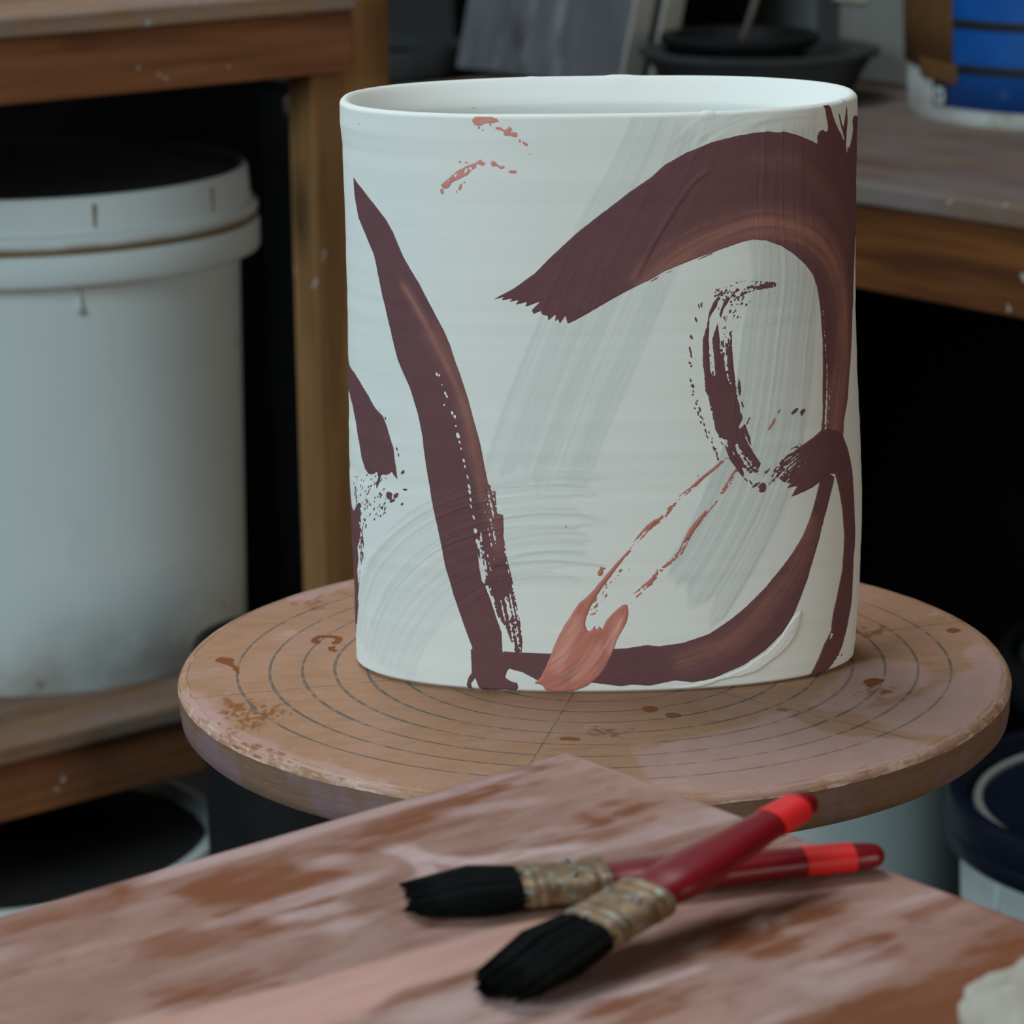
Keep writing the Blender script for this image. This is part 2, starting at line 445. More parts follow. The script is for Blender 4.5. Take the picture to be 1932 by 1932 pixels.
lbox('post', (-1.0, -0.91, 1.31, 1.356, zf, 0.185), m_pine_post, 0.003)

wx, wy = R2W(-0.6, 1.12)
wr = empty('workbench', (wx, wy, zf), RA)
tag(wr, 'plywood workbench on the right carrying the blue-labelled tub', 'workbench')
def rbox(name, x0, x1, y0, y1, z0, z1, mat, bev=0.002):
    return box(name, (x0+0.6, y0-1.12, z0+Z0), (x1+0.6, y1-1.12, z1+Z0), mat, wr, bev)
rbox('bench_top', -1.372, 0.45, 0.792, 1.455, 0.034, 0.050, m_board_top, 0.0025)
rbox('apron', -1.368, 0.43, 0.802, 0.824, -0.030, 0.0335, m_pine_r, 0.0015)
for x in (-1.36, 0.36):
    for y in (0.83, 1.39):
        rbox('post', x, x+0.05, y, y+0.05, zf, 0.0335, m_pine_post, 0.003)

# ------------------------------------------------------------------ tubs and buckets
def bucket_body(r0, r1, h, wall=0.003, top_open=True):
    p = [(0.0001, 0.004), (r0-0.012, 0.004), (r0-0.008, 0.0), (r0-0.002, 0.0), (r0, 0.004)]
    for k in range(1, 13): p.append((r0+(r1-r0)*k/12, 0.004+(h-0.004)*k/12))
    p += [(r1-wall, h), (r0-wall, 0.012), (0.0001, 0.012)]
    return p
# lidded bucket on the shelf
BX, BY = -0.3800, 0.972
bk = empty('lidded_bucket', (BX, BY, -0.276))
tag(bk, 'large white lidded plastic bucket standing on the workbench shelf', 'bucket')
H = 0.345
lathe('body', bucket_body(0.1495, 0.1545, 0.318), m_white, bk)
col_prof = [(0.1541, 0.2885), (0.1682, 0.2890), (0.1692, 0.2905), (0.1692, 0.3085), (0.1680, 0.3105), (0.1541, 0.3105)]
lathe('collar', col_prof, m_white, bk)
lathe('groove', [(0.1541, 0.3105), (0.1640, 0.3106), (0.1640, 0.3142), (0.1541, 0.3143)], m_gap, bk)
lid = lathe('lid', [(0.1541, 0.3142), (0.1668, 0.3144), (0.1682, 0.3160), (0.1682, 0.3205), (0.1668, 0.3228), (0.1640, 0.3236),
                    (0.1632, 0.3250), (0.1616, 0.3455), (0.1606, 0.3476), (0.1585, 0.3485), (0.1565, 0.3478), (0.1555, 0.3440), (0.0001, 0.3430)], m_white, bk)
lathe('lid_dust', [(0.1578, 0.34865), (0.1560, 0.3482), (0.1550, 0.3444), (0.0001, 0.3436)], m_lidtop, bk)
for a in (-101, -64, -28, 18, 62, 110, 160, 205, 240):
    an = math.radians(a); rr = 0.1622
    box('lid_rib', (-0.0008, -0.0010, 0.326), (0.0008, 0.0010, 0.343), m_gap, bk, 0.0, loc=(rr*math.cos(an), rr*math.sin(an), 0), rot=(0, 0, an))
an = math.radians(-101)
box('collar_tab', (-0.004, -0.016, 0.282), (0.0095, 0.011, 0.2895), m_white, bk, 0.001, loc=(0.1585*math.cos(an), 0.1585*math.sin(an), 0), rot=(0, 0, an))
an = math.radians(-110)
ear = lathe('handle_boss', [(0.0001, 0.006), (0.008, 0.006), (0.0095, 0.003), (0.0095, -0.004)], m_navy, bk, 24)
ear.location = (0.1690*math.cos(an), 0.1690*math.sin(an), 0.2890); ear.rotation_euler = (0, math.pi/2, an)
# drips of slip below the collar
an = math.radians(-68)
rb = 0.1544
tube('slip_drip', [(rb*math.cos(an), rb*math.sin(an), 0.289), (rb*math.cos(an), rb*math.sin(an), 0.276), (rb*math.cos(an+0.008), rb*math.sin(an+0.008), 0.268)], [0.0016, 0.002, 0.0026], m_white, bk, 6)

# open white bucket on the floor beneath the shelf
fb = empty('open_bucket', (-0.402, 0.850, zf))
tag(fb, 'white plastic bucket on the floor beneath the left workbench shelf', 'bucket')
lathe('body', bucket_body(0.142, 0.153, 0.332), m_white2, fb)
lathe('rim', [(0.153, 0.308), (0.1605, 0.309), (0.1605, 0.332), (0.158, 0.335), (0.150, 0.335), (0.149, 0.326)], m_white2, fb)
lathe('slip_surface', [(0.149, 0.322), (0.0001, 0.322)], m_lidtop, fb)

# blue-labelled tub on the right bench
tb = empty('labelled_tub', (0.470, 1.400, 0.050))
tag(tb, 'white plastic tub with scuffed blue label and brown tape on the right workbench', 'bucket')
lathe('body', bucket_body(0.161, 0.173, 0.33), m_white, tb)
lathe('rim', [(0.1725, 0.290), (0.180, 0.291), (0.180, 0.332), (0.176, 0.335), (0.169, 0.335)], m_white, tb)
def tub_r(z): return 0.161+0.012*z/0.33
def tub_patch(name, a0, a1, z0, z1, mat, off, tilt=0.0, parent=None, segs=40):
    V = []; F = []
    nz = 6
    for j in range(nz+1):
        for i in range(segs+1):
            a = math.radians(a0+(a1-a0)*i/segs); z = z0+(z1-z0)*j/nz + tilt*(i/segs)
            for d in (off, off-0.0004):
                V.append(((tub_r(z)+d)*math.cos(a), (tub_r(z)+d)*math.sin(a), z))
    def ix(j, i, k): return (j*(segs+1)+i)*2+k
    for j in range(nz):
        for i in range(segs):
            F.append((ix(j, i, 0), ix(j, i+1, 0), ix(j+1, i+1, 0), ix(j+1, i, 0)))
    for i in range(segs):
        F.append((ix(0, i, 1), ix(0, i+1, 1), ix(0, i+1, 0), ix(0, i, 0))); F.append((ix(nz, i, 0), ix(nz, i+1, 0), ix(nz, i+1, 1), ix(nz, i, 1)))
    for j in range(nz):
        F.append((ix(j, 0, 0), ix(j+1, 0, 0), ix(j+1, 0, 1), ix(j, 0, 1))); F.append((ix(j, segs, 1), ix(j+1, segs, 1), ix(j+1, segs, 0), ix(j, segs, 0)))
    return obj(name, V, F, mat, parent or tb, True)
lab = tub_patch('label', 203, 330, 0.0137, 0.27, m_blue, 0.0008)
for zb in (0.0425, 0.0790, 0.1250, 0.1740):
    tub_patch('label_band', 206, 330, zb, zb+0.0075, m_ink, 0.0014, 0.0, lab)
tub_patch('label_panel', 203.2, 210.5, 0.0150, 0.037, m_ink, 0.0013, 0, lab, 8)
# printed nought on the label panel
V = []; F = []
N = 28
for k in range(N):
    t = 2*math.pi*k/N
    for s in (1.0, 0.42):
        ca, sa = math.cos(t), math.sin(t)
        q = 0.62
        ex = math.copysign(abs(ca)**q, ca); ey = math.copysign(abs(sa)**q, sa)
        a = math.radians(206.9 + 2.5*s*ex*(0.8 if s < 1 else 1)); z = 0.0225 + (0.0072*ey if s == 1 else 0.0036*ey)
        V.append(((tub_r(z)+0.0020)*math.cos(a), (tub_r(z)+0.0020)*math.sin(a), z))
F = [(2*k, 2*((k+1) % N), 2*((k+1) % N)+1, 2*k+1) for k in range(N)]
obj('printed_nought', V, F, m_letter, lab)
tp = tub_patch('tape', 170, 213, 0.0450, 0.30, m_tape, 0.0022, -0.004)
tub_patch('tape_strip', 196, 215, 0.0355, 0.052, m_tape, 0.0028, -0.003, tp)

# buckets on the floor to the right
nb = empty('navy_lidded_bucket', (0.411, 0.735, zf))
tag(nb, 'white bucket with a glossy navy blue lid on the floor at right', 'bucket')
lathe('body', bucket_body(0.130, 0.1445, 0.374), m_white2, nb)
lathe('lid', [(0.1445, 0.3615), (0.1535, 0.3625), (0.1545, 0.3650), (0.1545, 0.3740), (0.1530, 0.3760), (0.1548, 0.3780), (0.1548, 0.3925), (0.1520, 0.3970),
              (0.146, 0.3980), (0.1425, 0.396), (0.1405, 0.386), (0.0001, 0.384)], m_navy, nb)
lathe('lid_ring', [(0.1290, 0.3852), (0.1300, 0.3880), (0.1345, 0.3880), (0.1355, 0.3852)], m_plaster, nb)
an = math.radians(232)
box('lid_tab', (-0.002, -0.015, 0.3500), (0.012, 0.015, 0.3620), m_white, nb, 0.002, loc=(0.1455*math.cos(an), 0.1455*math.sin(an), 0), rot=(0, 0, an))
an = math.radians(206)
tube('slip_drip', [(0.1442*math.cos(an), 0.1442*math.sin(an), 0.361), (0.1444*math.cos(an), 0.1444*math.sin(an), 0.342), (0.1432*math.cos(an), 0.1432*math.sin(an), 0.326)], [0.0018, 0.002, 0.0026], m_white, nb, 6)

sb = empty('white_bucket', (0.165, 0.985, zf))
tag(sb, 'speckled white bucket on the floor seen below the turntable edge', 'bucket')
lathe('body', bucket_body(0.128, 0.146, 0.386), m_white2, sb)
lathe('rim', [(0.146, 0.374), (0.152, 0.375), (0.152, 0.386), (0.150, 0.389), (0.143, 0.389), (0.1425, 0.376)], m_white2, sb)
lathe('slip_surface', [(0.1425, 0.345), (0.0001, 0.345)], m_lidtop, sb)

kb = empty('black_bucket', (0.500, 1.080, zf))
tag(kb, 'black plastic bucket with dusty lid in the shadow under the right workbench', 'bucket')
lathe('body', bucket_body(0.13, 0.145, 0.375), m_black, kb)
lathe('lid', [(0.145, 0.355), (0.1535, 0.356), (0.1545, 0.38), (0.152, 0.386), (0.144, 0.386), (0.142, 0.378), (0.0001, 0.378)], m_black, kb)
lathe('lid_ring', [(0.126, 0.3785), (0.1265, 0.382), (0.1355, 0.382), (0.136, 0.3785)], m_blackdust, kb)

pl = empty('black_pail', (-0.165, 0.660, zf))
tag(pl, 'small black pail on the floor in the shadow behind the turntable', 'bucket')
lathe('body', bucket_body(0.060, 0.068, 0.53), m_black, pl)
lathe('rim', [(0.068, 0.515), (0.072, 0.516), (0.072, 0.530), (0.070, 0.533), (0.065, 0.532)], m_black, pl)

# ------------------------------------------------------------------ things on the right bench
def basin(name, label, x, y, z, prof, mat):
    o = empty(name, (x, y, z)); tag(o, label, 'basin'); 
    lathe('bowl', prof, mat, o); return o
bs = basin('wide_basin', 'wide shallow black basin on the right workbench behind the vase', 0.1890, 1.493, 0.050,
      [(0.0001, 0.006), (0.066, 0.006), (0.070, 0.0), (0.076, 0.0), (0.0985, 0.040), (0.1050, 0.0415), (0.1052, 0.0455), (0.098, 0.0465), (0.080, 0.043), (0.072, 0.012), (0.0001, 0.011)], m_blackdust)
bs2 = basin('round_bowl', 'small black bowl nested inside the wide black basin', 0.172, 1.498, 0.0625,
      [(0.0001, 0.004), (0.044, 0.004), (0.046, 0.0), (0.050, 0.0), (0.058, 0.030), (0.070, 0.040), (0.0705, 0.0445), (0.067, 0.0465), (0.058, 0.0455), (0.050, 0.012), (0.0001, 0.008)], m_black)
bn = empty('black_bin', (-0.180, 1.830, zf)); tag(bn, 'tall black bin in the dark corner beside the wooden post', 'bin')
lathe('body', [(0.0001, 0.0), (0.085, 0.0), (0.100, 0.770), (0.097, 0.770), (0.082, 0.01), (0.0001, 0.01)], m_black, bn)
lathe('rim', [(0.0995, 0.762), (0.107, 0.764), (0.108, 0.785), (0.105, 0.791), (0.098, 0.790), (0.0965, 0.776)], m_blackdust, bn)
st = tube('modelling_stick', [(-0.012, 0, 0.0), (0.006, 0, 0.055), (0.030, 0.0, 0.14)], [0.003, 0.0032, 0.0028], m_pipe, None, 10, (0.178, 1.498, 0.0752))
tag(st, 'thin clay-smeared stick standing in the black bowl', 'tool')

lean = math.radians(14)
for k, (yy, lab_) in enumerate([(1.02, 'front slate-grey clay-stained ware board leaning behind the vase'), (1.0525, 'rear pale-edged ware board leaning behind the slate-grey one')]):
    ox, oy = R2W(-1.170+0.004*k, yy)
    w = empty('ware_board', (ox, oy, 0.0557), RA); tag(w, lab_, 'board', 'ware boards leaning on the right bench')
    Lb = 1.5
    box('board_face', (-0.236, 0.0, 0.0), (-0.004, 0.022, Lb), m_slate, w, 0.001, rot=(-lean, 0, 0))
    box('board_edge', (-0.004, -0.0006, 0.0), (0.0, 0.0226, Lb), m_slate_edge, w, 0.0008, rot=(-lean, 0, 0))
    if k == 0:
        box('edge_strip', (-0.240, -0.0008, 0.0), (-0.2215, -0.0001, Lb), mat_plain('grey_blue_edge', (0.13, 0.15, 0.17), 0.9, var=0.3, scale=20), w, 0.0, rot=(-lean, 0, 0))

pb = empty('plaster_block', (*R2W(-1.015, 1.245), 0.050), RA)
tag(pb, 'grey plaster block beside the blue-labelled tub', 'block')
box('block', (-0.085, -0.025, 0.0), (0.030, 0.15, 0.165), m_plaster, pb, 0.006)
box('block_step', (-0.088, -0.0275, 0.075), (-0.045, -0.0255, 0.105), m_card, pb, 0.0008)
cb = empty('storage_box', (*R2W(-1.33, 1.36), 0.050), RA)
tag(cb, 'pale grey box at the back of the right workbench', 'box')
box('carton', (-0.09, -0.06, 0.0), (0.12, 0.07, 0.10), mat_plain('grey_carton', (0.15, 0.165, 0.16), 0.9, var=0.25, scale=12), cb, 0.003)
box('carton_lid', (-0.092, -0.063, 0.101), (0.122, 0.073, 0.125), mat_plain('grey_carton_lid', (0.12, 0.135, 0.135), 0.9, var=0.25, scale=12), cb, 0.003)

# ------------------------------------------------------------------ thin painted films (slip strokes, stains)
def film(name, gx, gy, f, surf, thick, mat, parent, attrs=None):
    """a thin coat of slip: the region f > 0 of a chart, laid on a surface; surf(X, Y, h) -> points"""
    ny, nx = f.shape; ins = f > 0
    vid = np.full(f.shape, -1, np.int64); vid[ins] = np.arange(ins.sum())
    jj, ii = np.nonzero(ins); XS = [gx[ii]]; YS = [gy[jj]]; FV = [f[ins]]; n = len(ii)
    def cross(a, b, ax):
        nonlocal n
        m = (a > 0) != (b > 0); idm = np.full(a.shape, -1, np.int64)
        j, i = np.nonzero(m); t = a[m]/(a[m]-b[m])
        if ax == 0: XS.append(gx[i]+(gx[i+1]-gx[i])*t); YS.append(gy[j])
        else: XS.append(gx[i]); YS.append(gy[j]+(gy[j+1]-gy[j])*t)
        FV.append(np.zeros(len(j))); idm[m] = n+np.arange(len(j)); n += len(j)
        return idm
    hid = cross(f[:, :-1], f[:, 1:], 0); vdd = cross(f[:-1], f[1:], 1)
    c = ins[:-1, :-1].astype(int)+2*ins[:-1, 1:]+4*ins[1:, 1:]+8*ins[1:, :-1]
    j, i = np.nonzero(c == 15)
    faces = np.stack([vid[j, i], vid[j, i+1], vid[j+1, i+1], vid[j+1, i]], 1).tolist()
    for j, i in zip(*np.nonzero((c > 0) & (c < 15))):
        k = c[j, i]; p = []
        if k & 1: p.append(vid[j, i])
        if hid[j, i] >= 0: p.append(hid[j, i])
        if k & 2: p.append(vid[j, i+1])
        if vdd[j, i+1] >= 0: p.append(vdd[j, i+1])
        if k & 4: p.append(vid[j+1, i+1])
        if hid[j+1, i] >= 0: p.append(hid[j+1, i])
        if k & 8: p.append(vid[j+1, i])
        if vdd[j, i] >= 0: p.append(vdd[j, i])
        if len(p) > 2: faces.append([int(q) for q in p])
    X = np.concatenate(XS); Y = np.concatenate(YS); Fv = np.concatenate(FV)
    P = surf(X, Y, thick(X, Y, Fv))
    me = bpy.data.meshes.new(name)
    me.from_pydata(P.tolist(), [], faces); me.update()
    me.polygons.foreach_set('use_smooth', [True]*len(me.polygons))
    me.materials.append(mat)
    o = bpy.data.objects.new(name, me); COL.objects.link(o); o.parent = parent
    for k, fn in (attrs or {}).items(): set_attr(o, k, fn(X, Y))
    return o

# ------------------------------------------------------------------ turntable
RT_ = 0.170
tt = empty('turntable', (0, 0, zf))
tag(tt, 'round wooden turntable with pencilled rings carrying the white vase', 'turntable')
def disc_local(P): return np.array([atz(x, y, 0.0)[:2] for x, y in P])
nr, na = 120, 400
rr = np.concatenate([np.linspace(0.0005, RT_-0.003, nr), RT_-0.003+0.003*np.sin(np.linspace(0.3, 1, 4)*math.pi/2)])
zz = np.concatenate([np.zeros(nr), -0.003+0.003*np.cos(np.linspace(0.3, 1, 4)*math.pi/2)])
aa = np.linspace(0, 2*math.pi, na, endpoint=False)
# slightly worn, uneven rim
wob = 0.0005*(fbm(aa*9, aa*0, 5)-0.5)+0.0004*(vnoise(aa*40, aa*0, 6)-0.5)
RR, AA = np.meshgrid(rr, aa, indexing='ij'); ZZ = np.repeat(zz[:, None], na, 1)
RR = RR + wob[None, :]*sstep(RT_-0.01, RT_, RR)
DX, DY = RR*np.cos(AA), RR*np.sin(AA)
V = np.stack([DX, DY, ZZ], -1).reshape(-1, 3); V[:, 2] += Z0
F = []
for j in range(len(rr)-1):
    for i in range(na):
        k = (i+1) % na; F.append((j*na+i, (j+1)*na+i, (j+1)*na+k, j*na+k))
F.append(tuple(range(na)))
disc = obj('wheel_top', V, F, m_disc_top, tt, True)
def soft(polys, X, Y, w, nsc, namp, seed):
    v = np.zeros(X.shape)
    for p in polys:
        d = sdf(X, Y, disc_local(p)) + (fbm(X/nsc, Y/nsc*1.6, seed)-0.5)*namp
        v = np.maximum(v, sstep(-w, w, d))
    return v
fx, fy = DX.ravel(), DY.ravel()
pink = soft([[(1555, 1300), (1590, 1255), (1660, 1240), (1740, 1256), (1765, 1285), (1700, 1312), (1640, 1332), (1560, 1348), (1520, 1330)],
             [(1180, 1420), (1330, 1385), (1480, 1345), (1530, 1372), (1610, 1392), (1700, 1390), (1790, 1405), (1650, 1452), (1490, 1490), (1378, 1506), (1250, 1490)],
             [(330, 1300), (350, 1345), (420, 1400), (520, 1440), (670, 1475), (760, 1490), (700, 1462), (560, 1425), (450, 1375), (380, 1310)],
             [(1620, 1345), (1740, 1310), (1850, 1250), (1903, 1265), (1900, 1325), (1800, 1395), (1690, 1380)],
             [(540, 1122), (668, 1090), (668, 1104), (600, 1128), (560, 1140)],
             [(1840, 1200), (1900, 1260), (1903, 1300), (1860, 1290), (1820, 1240)]], fx, fy, 0.0022, 0.010, 0.008, 31)
pink = pink*(0.5+0.5*fbm(fx/0.004, fy/0.012, 8)) + 0.25*sstep(0.35, 0.75, fbm(fx/0.03, fy/0.03, 12))
brown = soft([[(425, 1318), (520, 1328), (560, 1345), (505, 1362), (490, 1378), (450, 1372), (415, 1345)],
              [(395, 1356), (440, 1384), (520, 1418), (545, 1436), (500, 1430), (420, 1392)],
              [(1600, 1180), (1680, 1183), (1660, 1200), (1605, 1200)], [(560, 1138), (610, 1125), (620, 1140), (585, 1152)],
              [(1120, 1372), (1195, 1378), (1180, 1392), (1120, 1388)], [(1640, 1290), (1690, 1300), (1660, 1320), (1625, 1310)]], fx, fy, 0.0015, 0.0025, 0.012, 44)
brown = brown*sstep(0.40, 0.58, fbm(fx/0.0016+3, fy/0.003, 9))*0.9
set_attr(disc, 'pink', pink); set_attr(disc, 'brown', brown)
lathe('wheel_edge', [(RT_, Z0-0.003), (RT_+0.0002, Z0-0.006), (RT_, Z0-0.012), (RT_-0.0006, Z0-0.0165), (RT_-0.003, Z0-0.019), (0.03, Z0-0.019)], m_disc_side, tt, 200)
# worn pale arris of the rim
V = []; F = []; N = 500
for i in range(N):
    a = 2*math.pi*i/N
    wv = 0.0001+0.0010*float(fbm(np.array(a*22), np.array(0.0), 3))
    for r_, z_ in ((RT_-0.0030-wv, 0.00012), (RT_-0.0010, -0.00065), (RT_+0.00045, -0.0026-wv)):
        V.append((r_*math.cos(a), r_*math.sin(a), Z0+z_))
for i in range(N):
    k = (i+1) % N
    F += [(3*i, 3*i+1, 3*k+1, 3*k), (3*i+1, 3*i+2, 3*k+2, 3*k+1)]
obj('worn_rim', V, F, m_worn, tt, True)
lathe('stem', [(0.032, Z0-0.0195), (0.032, Z0-0.05), (0.018, Z0-0.06), (0.018, 0.03)], m_iron, tt, 48)
lathe('foot', [(0.018, 0.05), (0.03, 0.035), (0.13, 0.02), (0.15, 0.012), (0.15, 0.0), (0.0001, 0.0)], m_iron, tt, 64)
def disc_surf(X, Y, h): return np.stack([X, Y, Z0+h], -1)
def stain(outlines, holes=(), amp=0.0006):
    P = np.concatenate([disc_local(p) for p in outlines])
    gx = np.arange(P[:, 0].min()-0.003, P[:, 0].max()+0.003, 0.0004); gy = np.arange(P[:, 1].min()-0.003, P[:, 1].max()+0.003, 0.0004)
    X, Y = np.meshgrid(gx, gy); f = np.full(X.shape, -1.0)
    for p in outlines: f = np.maximum(f, sdf(X, Y, smooth_path(disc_local(p), 3, True)))
    for p in holes: f = np.minimum(f, -sdf(X, Y, smooth_path(disc_local(p), 3, True)))
    f = f+(fbm(X/0.001, Y/0.002, 7)-0.5)*amp*2
    return film('slip_stain', gx, gy, f, disc_surf, lambda x, y, v: np.full(x.shape, 0.00016), m_stain, tt)
stain([[(405, 1247), (415, 1241), (432, 1242), (443, 1245), (440, 1252), (450, 1262), (452, 1270), (444, 1268), (436, 1258), (420, 1252)]])
stain([[(586, 1208), (596, 1201), (615, 1199), (640, 1201), (645, 1208), (636, 1215), (625, 1214), (634, 1208), (628, 1204), (608, 1203), (600, 1207), (606, 1211), (598, 1215), (588, 1212)],
       [(618, 1222), (634, 1219), (630, 1224), (636, 1229), (622, 1228)]])
stain([[(1785, 1189), (1795, 1185), (1808, 1187), (1812, 1190), (1800, 1194), (1788, 1192)]], amp=0.0003)
stain([[(1212, 1337), (1222, 1332), (1238, 1335), (1236, 1342), (1222, 1344)]])
stain([[(1254, 1348), (1268, 1345), (1284, 1348), (1280, 1353), (1262, 1354)]], amp=0.0003)
stain([[(1056, 1392), (1075, 1391), (1094, 1394), (1090, 1397), (1060, 1396)]], amp=0.0003)
stain([[(1464, 1337), (1480, 1338), (1484, 1342), (1470, 1341)]], amp=0.0003)
stain([[(1630, 1285), (1645, 1280), (1668, 1283), (1655, 1291), (1640, 1296), (1632, 1292)]], amp=0.0012)

# ------------------------------------------------------------------ the oval vase
VH, VY = 0.2325, 0.008
PROF = np.array([(0.0000, .0050, .1029), (0.0085, .0055, .1032), (0.0313, .0061, .1038), (0.0516, .0060, .1042), (0.0696, .0059, .1043), (0.0807, .0056, .1042),
                 (0.0985, .0053, .1036), (0.1139, .0049, .1030), (0.1249, .0047, .1026), (0.1423, .0044, .1021), (0.1639, .0042, .1018), (0.1811, .0041, .1017),
                 (0.1981, .0039, .1017), (0.2066, .0039, .1017), (0.2150, .0038, .1018), (0.2192, .0037, .1020), (0.2234, .0036, .1023), (0.2325, .0035, .1022)])
def vcx(z): return np.interp(z, PROF[:, 0], PROF[:, 1])
def va(z): return np.interp(z, PROF[:, 0], PROF[:, 2])
def vb(z): return 0.053+0.013*z/VH
def vn(z): return 2.2+0.15*z/VH
spw = lambda c, e: np.sign(c)*np.abs(c)**e
_ph = np.linspace(-math.pi, math.pi, 40001)
_mx = 0.103*spw(np.sin(_ph), 2/2.27); _my = -0.0595*spw(np.cos(_ph), 2/2.27)
_sl = np.concatenate([[0], np.cumsum(np.hypot(np.diff(_mx), np.diff(_my)))]); SP = _sl[-1]; _sl = _sl-SP/2
def raw_surf(S, z, inset=0.0):
    ph = np.interp((S+SP/2) % SP - SP/2, _sl, _ph); n = vn(z)
    return np.stack([vcx(z)+(va(z)-inset)*spw(np.sin(ph), 2/n), VY-(vb(z)-inset)*spw(np.cos(ph), 2/n), z+0*S], -1)
def normal(S, z):
    e = 0.0004; a = raw_surf(S+e, z)-raw_surf(S-e, z); b = raw_surf(S, np.minimum(z+e, VH))-raw_surf(S, np.maximum(z-e, 0))
    nn = np.cross(a, b); return nn/(np.linalg.norm(nn, axis=-1, keepdims=True)+1e-15)
PXM = 0.000207
def chart(px, py):
    """where a sight line meets the vase wall, as (distance round the wall from the front, height)"""
    d = ray(px, py); T = np.linspace(1.05, 1.36, 621); P = CAM+T[:, None]*d
    zc = np.clip(P[:, 2], 0, VH)
    g = lambda P, zc: np.abs((P[..., 0]-vcx(zc))/va(zc))**vn(zc)+np.abs((VY-P[..., 1])/vb(zc))**vn(zc)-1
    G = g(P, zc); k = np.nonzero(G < 0)[0]
    extra = 0.0
    if len(k) and k[0] > 0:
        lo, hi = T[k[0]-1], T[k[0]]
        for _ in range(30):
            mid = (lo+hi)/2; Pm = CAM+mid*d; zm = np.clip(Pm[2], 0, VH)
            if g(Pm, zm) < 0: hi = mid
            else: lo = mid
        Q = CAM+hi*d
    else:
        Q = P[np.argmin(G)]; z = np.clip(Q[2], 0, VH)
        extra = (abs((Q[0]-vcx(z)))-va(z))*1.5 if abs(Q[0]-vcx(z)) > va(z) else 0.0
    z = float(np.clip(Q[2], 0.0004, VH-0.0005)); n = vn(z)
    u, v = (Q[0]-vcx(z))/va(z), (VY-Q[1])/vb(z)
    ph = math.atan2(np.sign(u)*abs(u)**(n/2), np.sign(v)*abs(v)**(n/2))
    return float(np.interp(ph, _ph, _sl)) + math.copysign(extra, u), z
def ch(P): return np.array([chart(x, y) for x, y in P])

vase = empty('oval_vase', (0, 0, 0))
tag(vase, 'oval white ceramic vase painted with sweeping plum brush strokes', 'vase')
# wall grid: fine in front, coarse behind
SF = 0.178
gs = np.concatenate([np.arange(-SF, SF, 0.0006), np.linspace(SF, SP-SF, 60)[:-1]])
gz = np.linspace(0.0, VH-0.0016, 387)
GS, GZ = np.meshgrid(gs, gz)
Sw = (GS+SP/2) % SP - SP/2
lift = np.zeros(GS.shape); slip = np.zeros(GS.shape)
lift += 0.00042*(fbm(GZ/0.011+0.0*GS, Sw/0.35, 3)-0.5) + 0.00020*(vnoise(GZ/0.0042, Sw/0.6, 4)-0.5)
front = np.abs(Sw) < SF
def slip_stroke(path, hw, amp, tint, seed, fine=0.0011, lam=0.05, edge=0.002, tail=0.0, body=0.5):
    """white slip dragged by a stiff brush: fine combed ridges, a few proud ones, fingered end"""
    A, C, L = along(Sw[front], GZ[front], smooth_path(ch(path), 6))
    q = C + 0.0014*(fbm(A/0.03, C/0.02, seed+5)-0.5)
    n1 = fbm(q/fine, A/lam, seed, 2); comb = 1-np.abs(2*n1-1)*1.7
    pk = np.clip(1-np.abs(vnoise(q/(fine*2.6), A/(lam*2.2), seed+3)-0.62)*9, 0, 1)
    fing = tail*vnoise(q/(fine*2.4), 0*q+0.5, seed+8)
    env = sstep(hw*PXM, hw*PXM-edge, np.abs(C)+0.0035*(fbm(A/0.03, C/0.003, seed+9)-0.5))*sstep(0, 0.006, A)*sstep(0, 0.005, L-A-fing)
    lift[front] += env*amp*(0.55*comb+pk*1.1)
    wash = np.clip(body+0.9*(0.55-fbm(q/(fine*1.3), A/(lam*1.5), seed+13, 3)), 0, 1)
    slip[front] = np.maximum(slip[front], env*tint*wash)
slip_stroke([(1300, 221), (1255, 330), (1180, 480), (1110, 640), (1050, 780), (1000, 920), (985, 965)], 105, 0.00010, 0.62, 11, 0.0013, 0.09, tail=0.02)
slip_stroke([(705, 1250), (722, 1180), (768, 1100), (850, 1035), (960, 1000), (1080, 992), (1200, 1012)], 112, 0.00042, 0.50, 23, 0.0015, 0.06, tail=0.035)
slip_stroke([(1480, 225), (1478, 400), (1484, 520), (1470, 650), (1455, 780), (1425, 900), (1370, 1020), (1275, 1175)], 85, 0.00011, 0.80, 37, 0.0011, 0.09, tail=0.02, body=0.6)
slip_stroke([(1270, 300), (1350, 238), (1440, 208), (1545, 212)], 30, 0.00030, 0.30, 51, 0.0024, 0.03)
slip_stroke([(1195, 530), (1250, 430), (1305, 345), (1345, 318)], 5, 0.00035, 0.0, 52, 0.004, 0.2, 0.001)
slip_stroke([(1000, 945), (1060, 940), (1130, 960)], 9, 0.00055, 0.0, 53, 0.004, 0.2, 0.001)
foot = 0.0026*sstep(0.0020, 0.0, GZ)
Pw = raw_surf(Sw, GZ)+normal(Sw, GZ)*(lift-foot)[..., None]
rows = [Pw]; ns = len(gs); slips = [slip]
S1 = Sw[0]
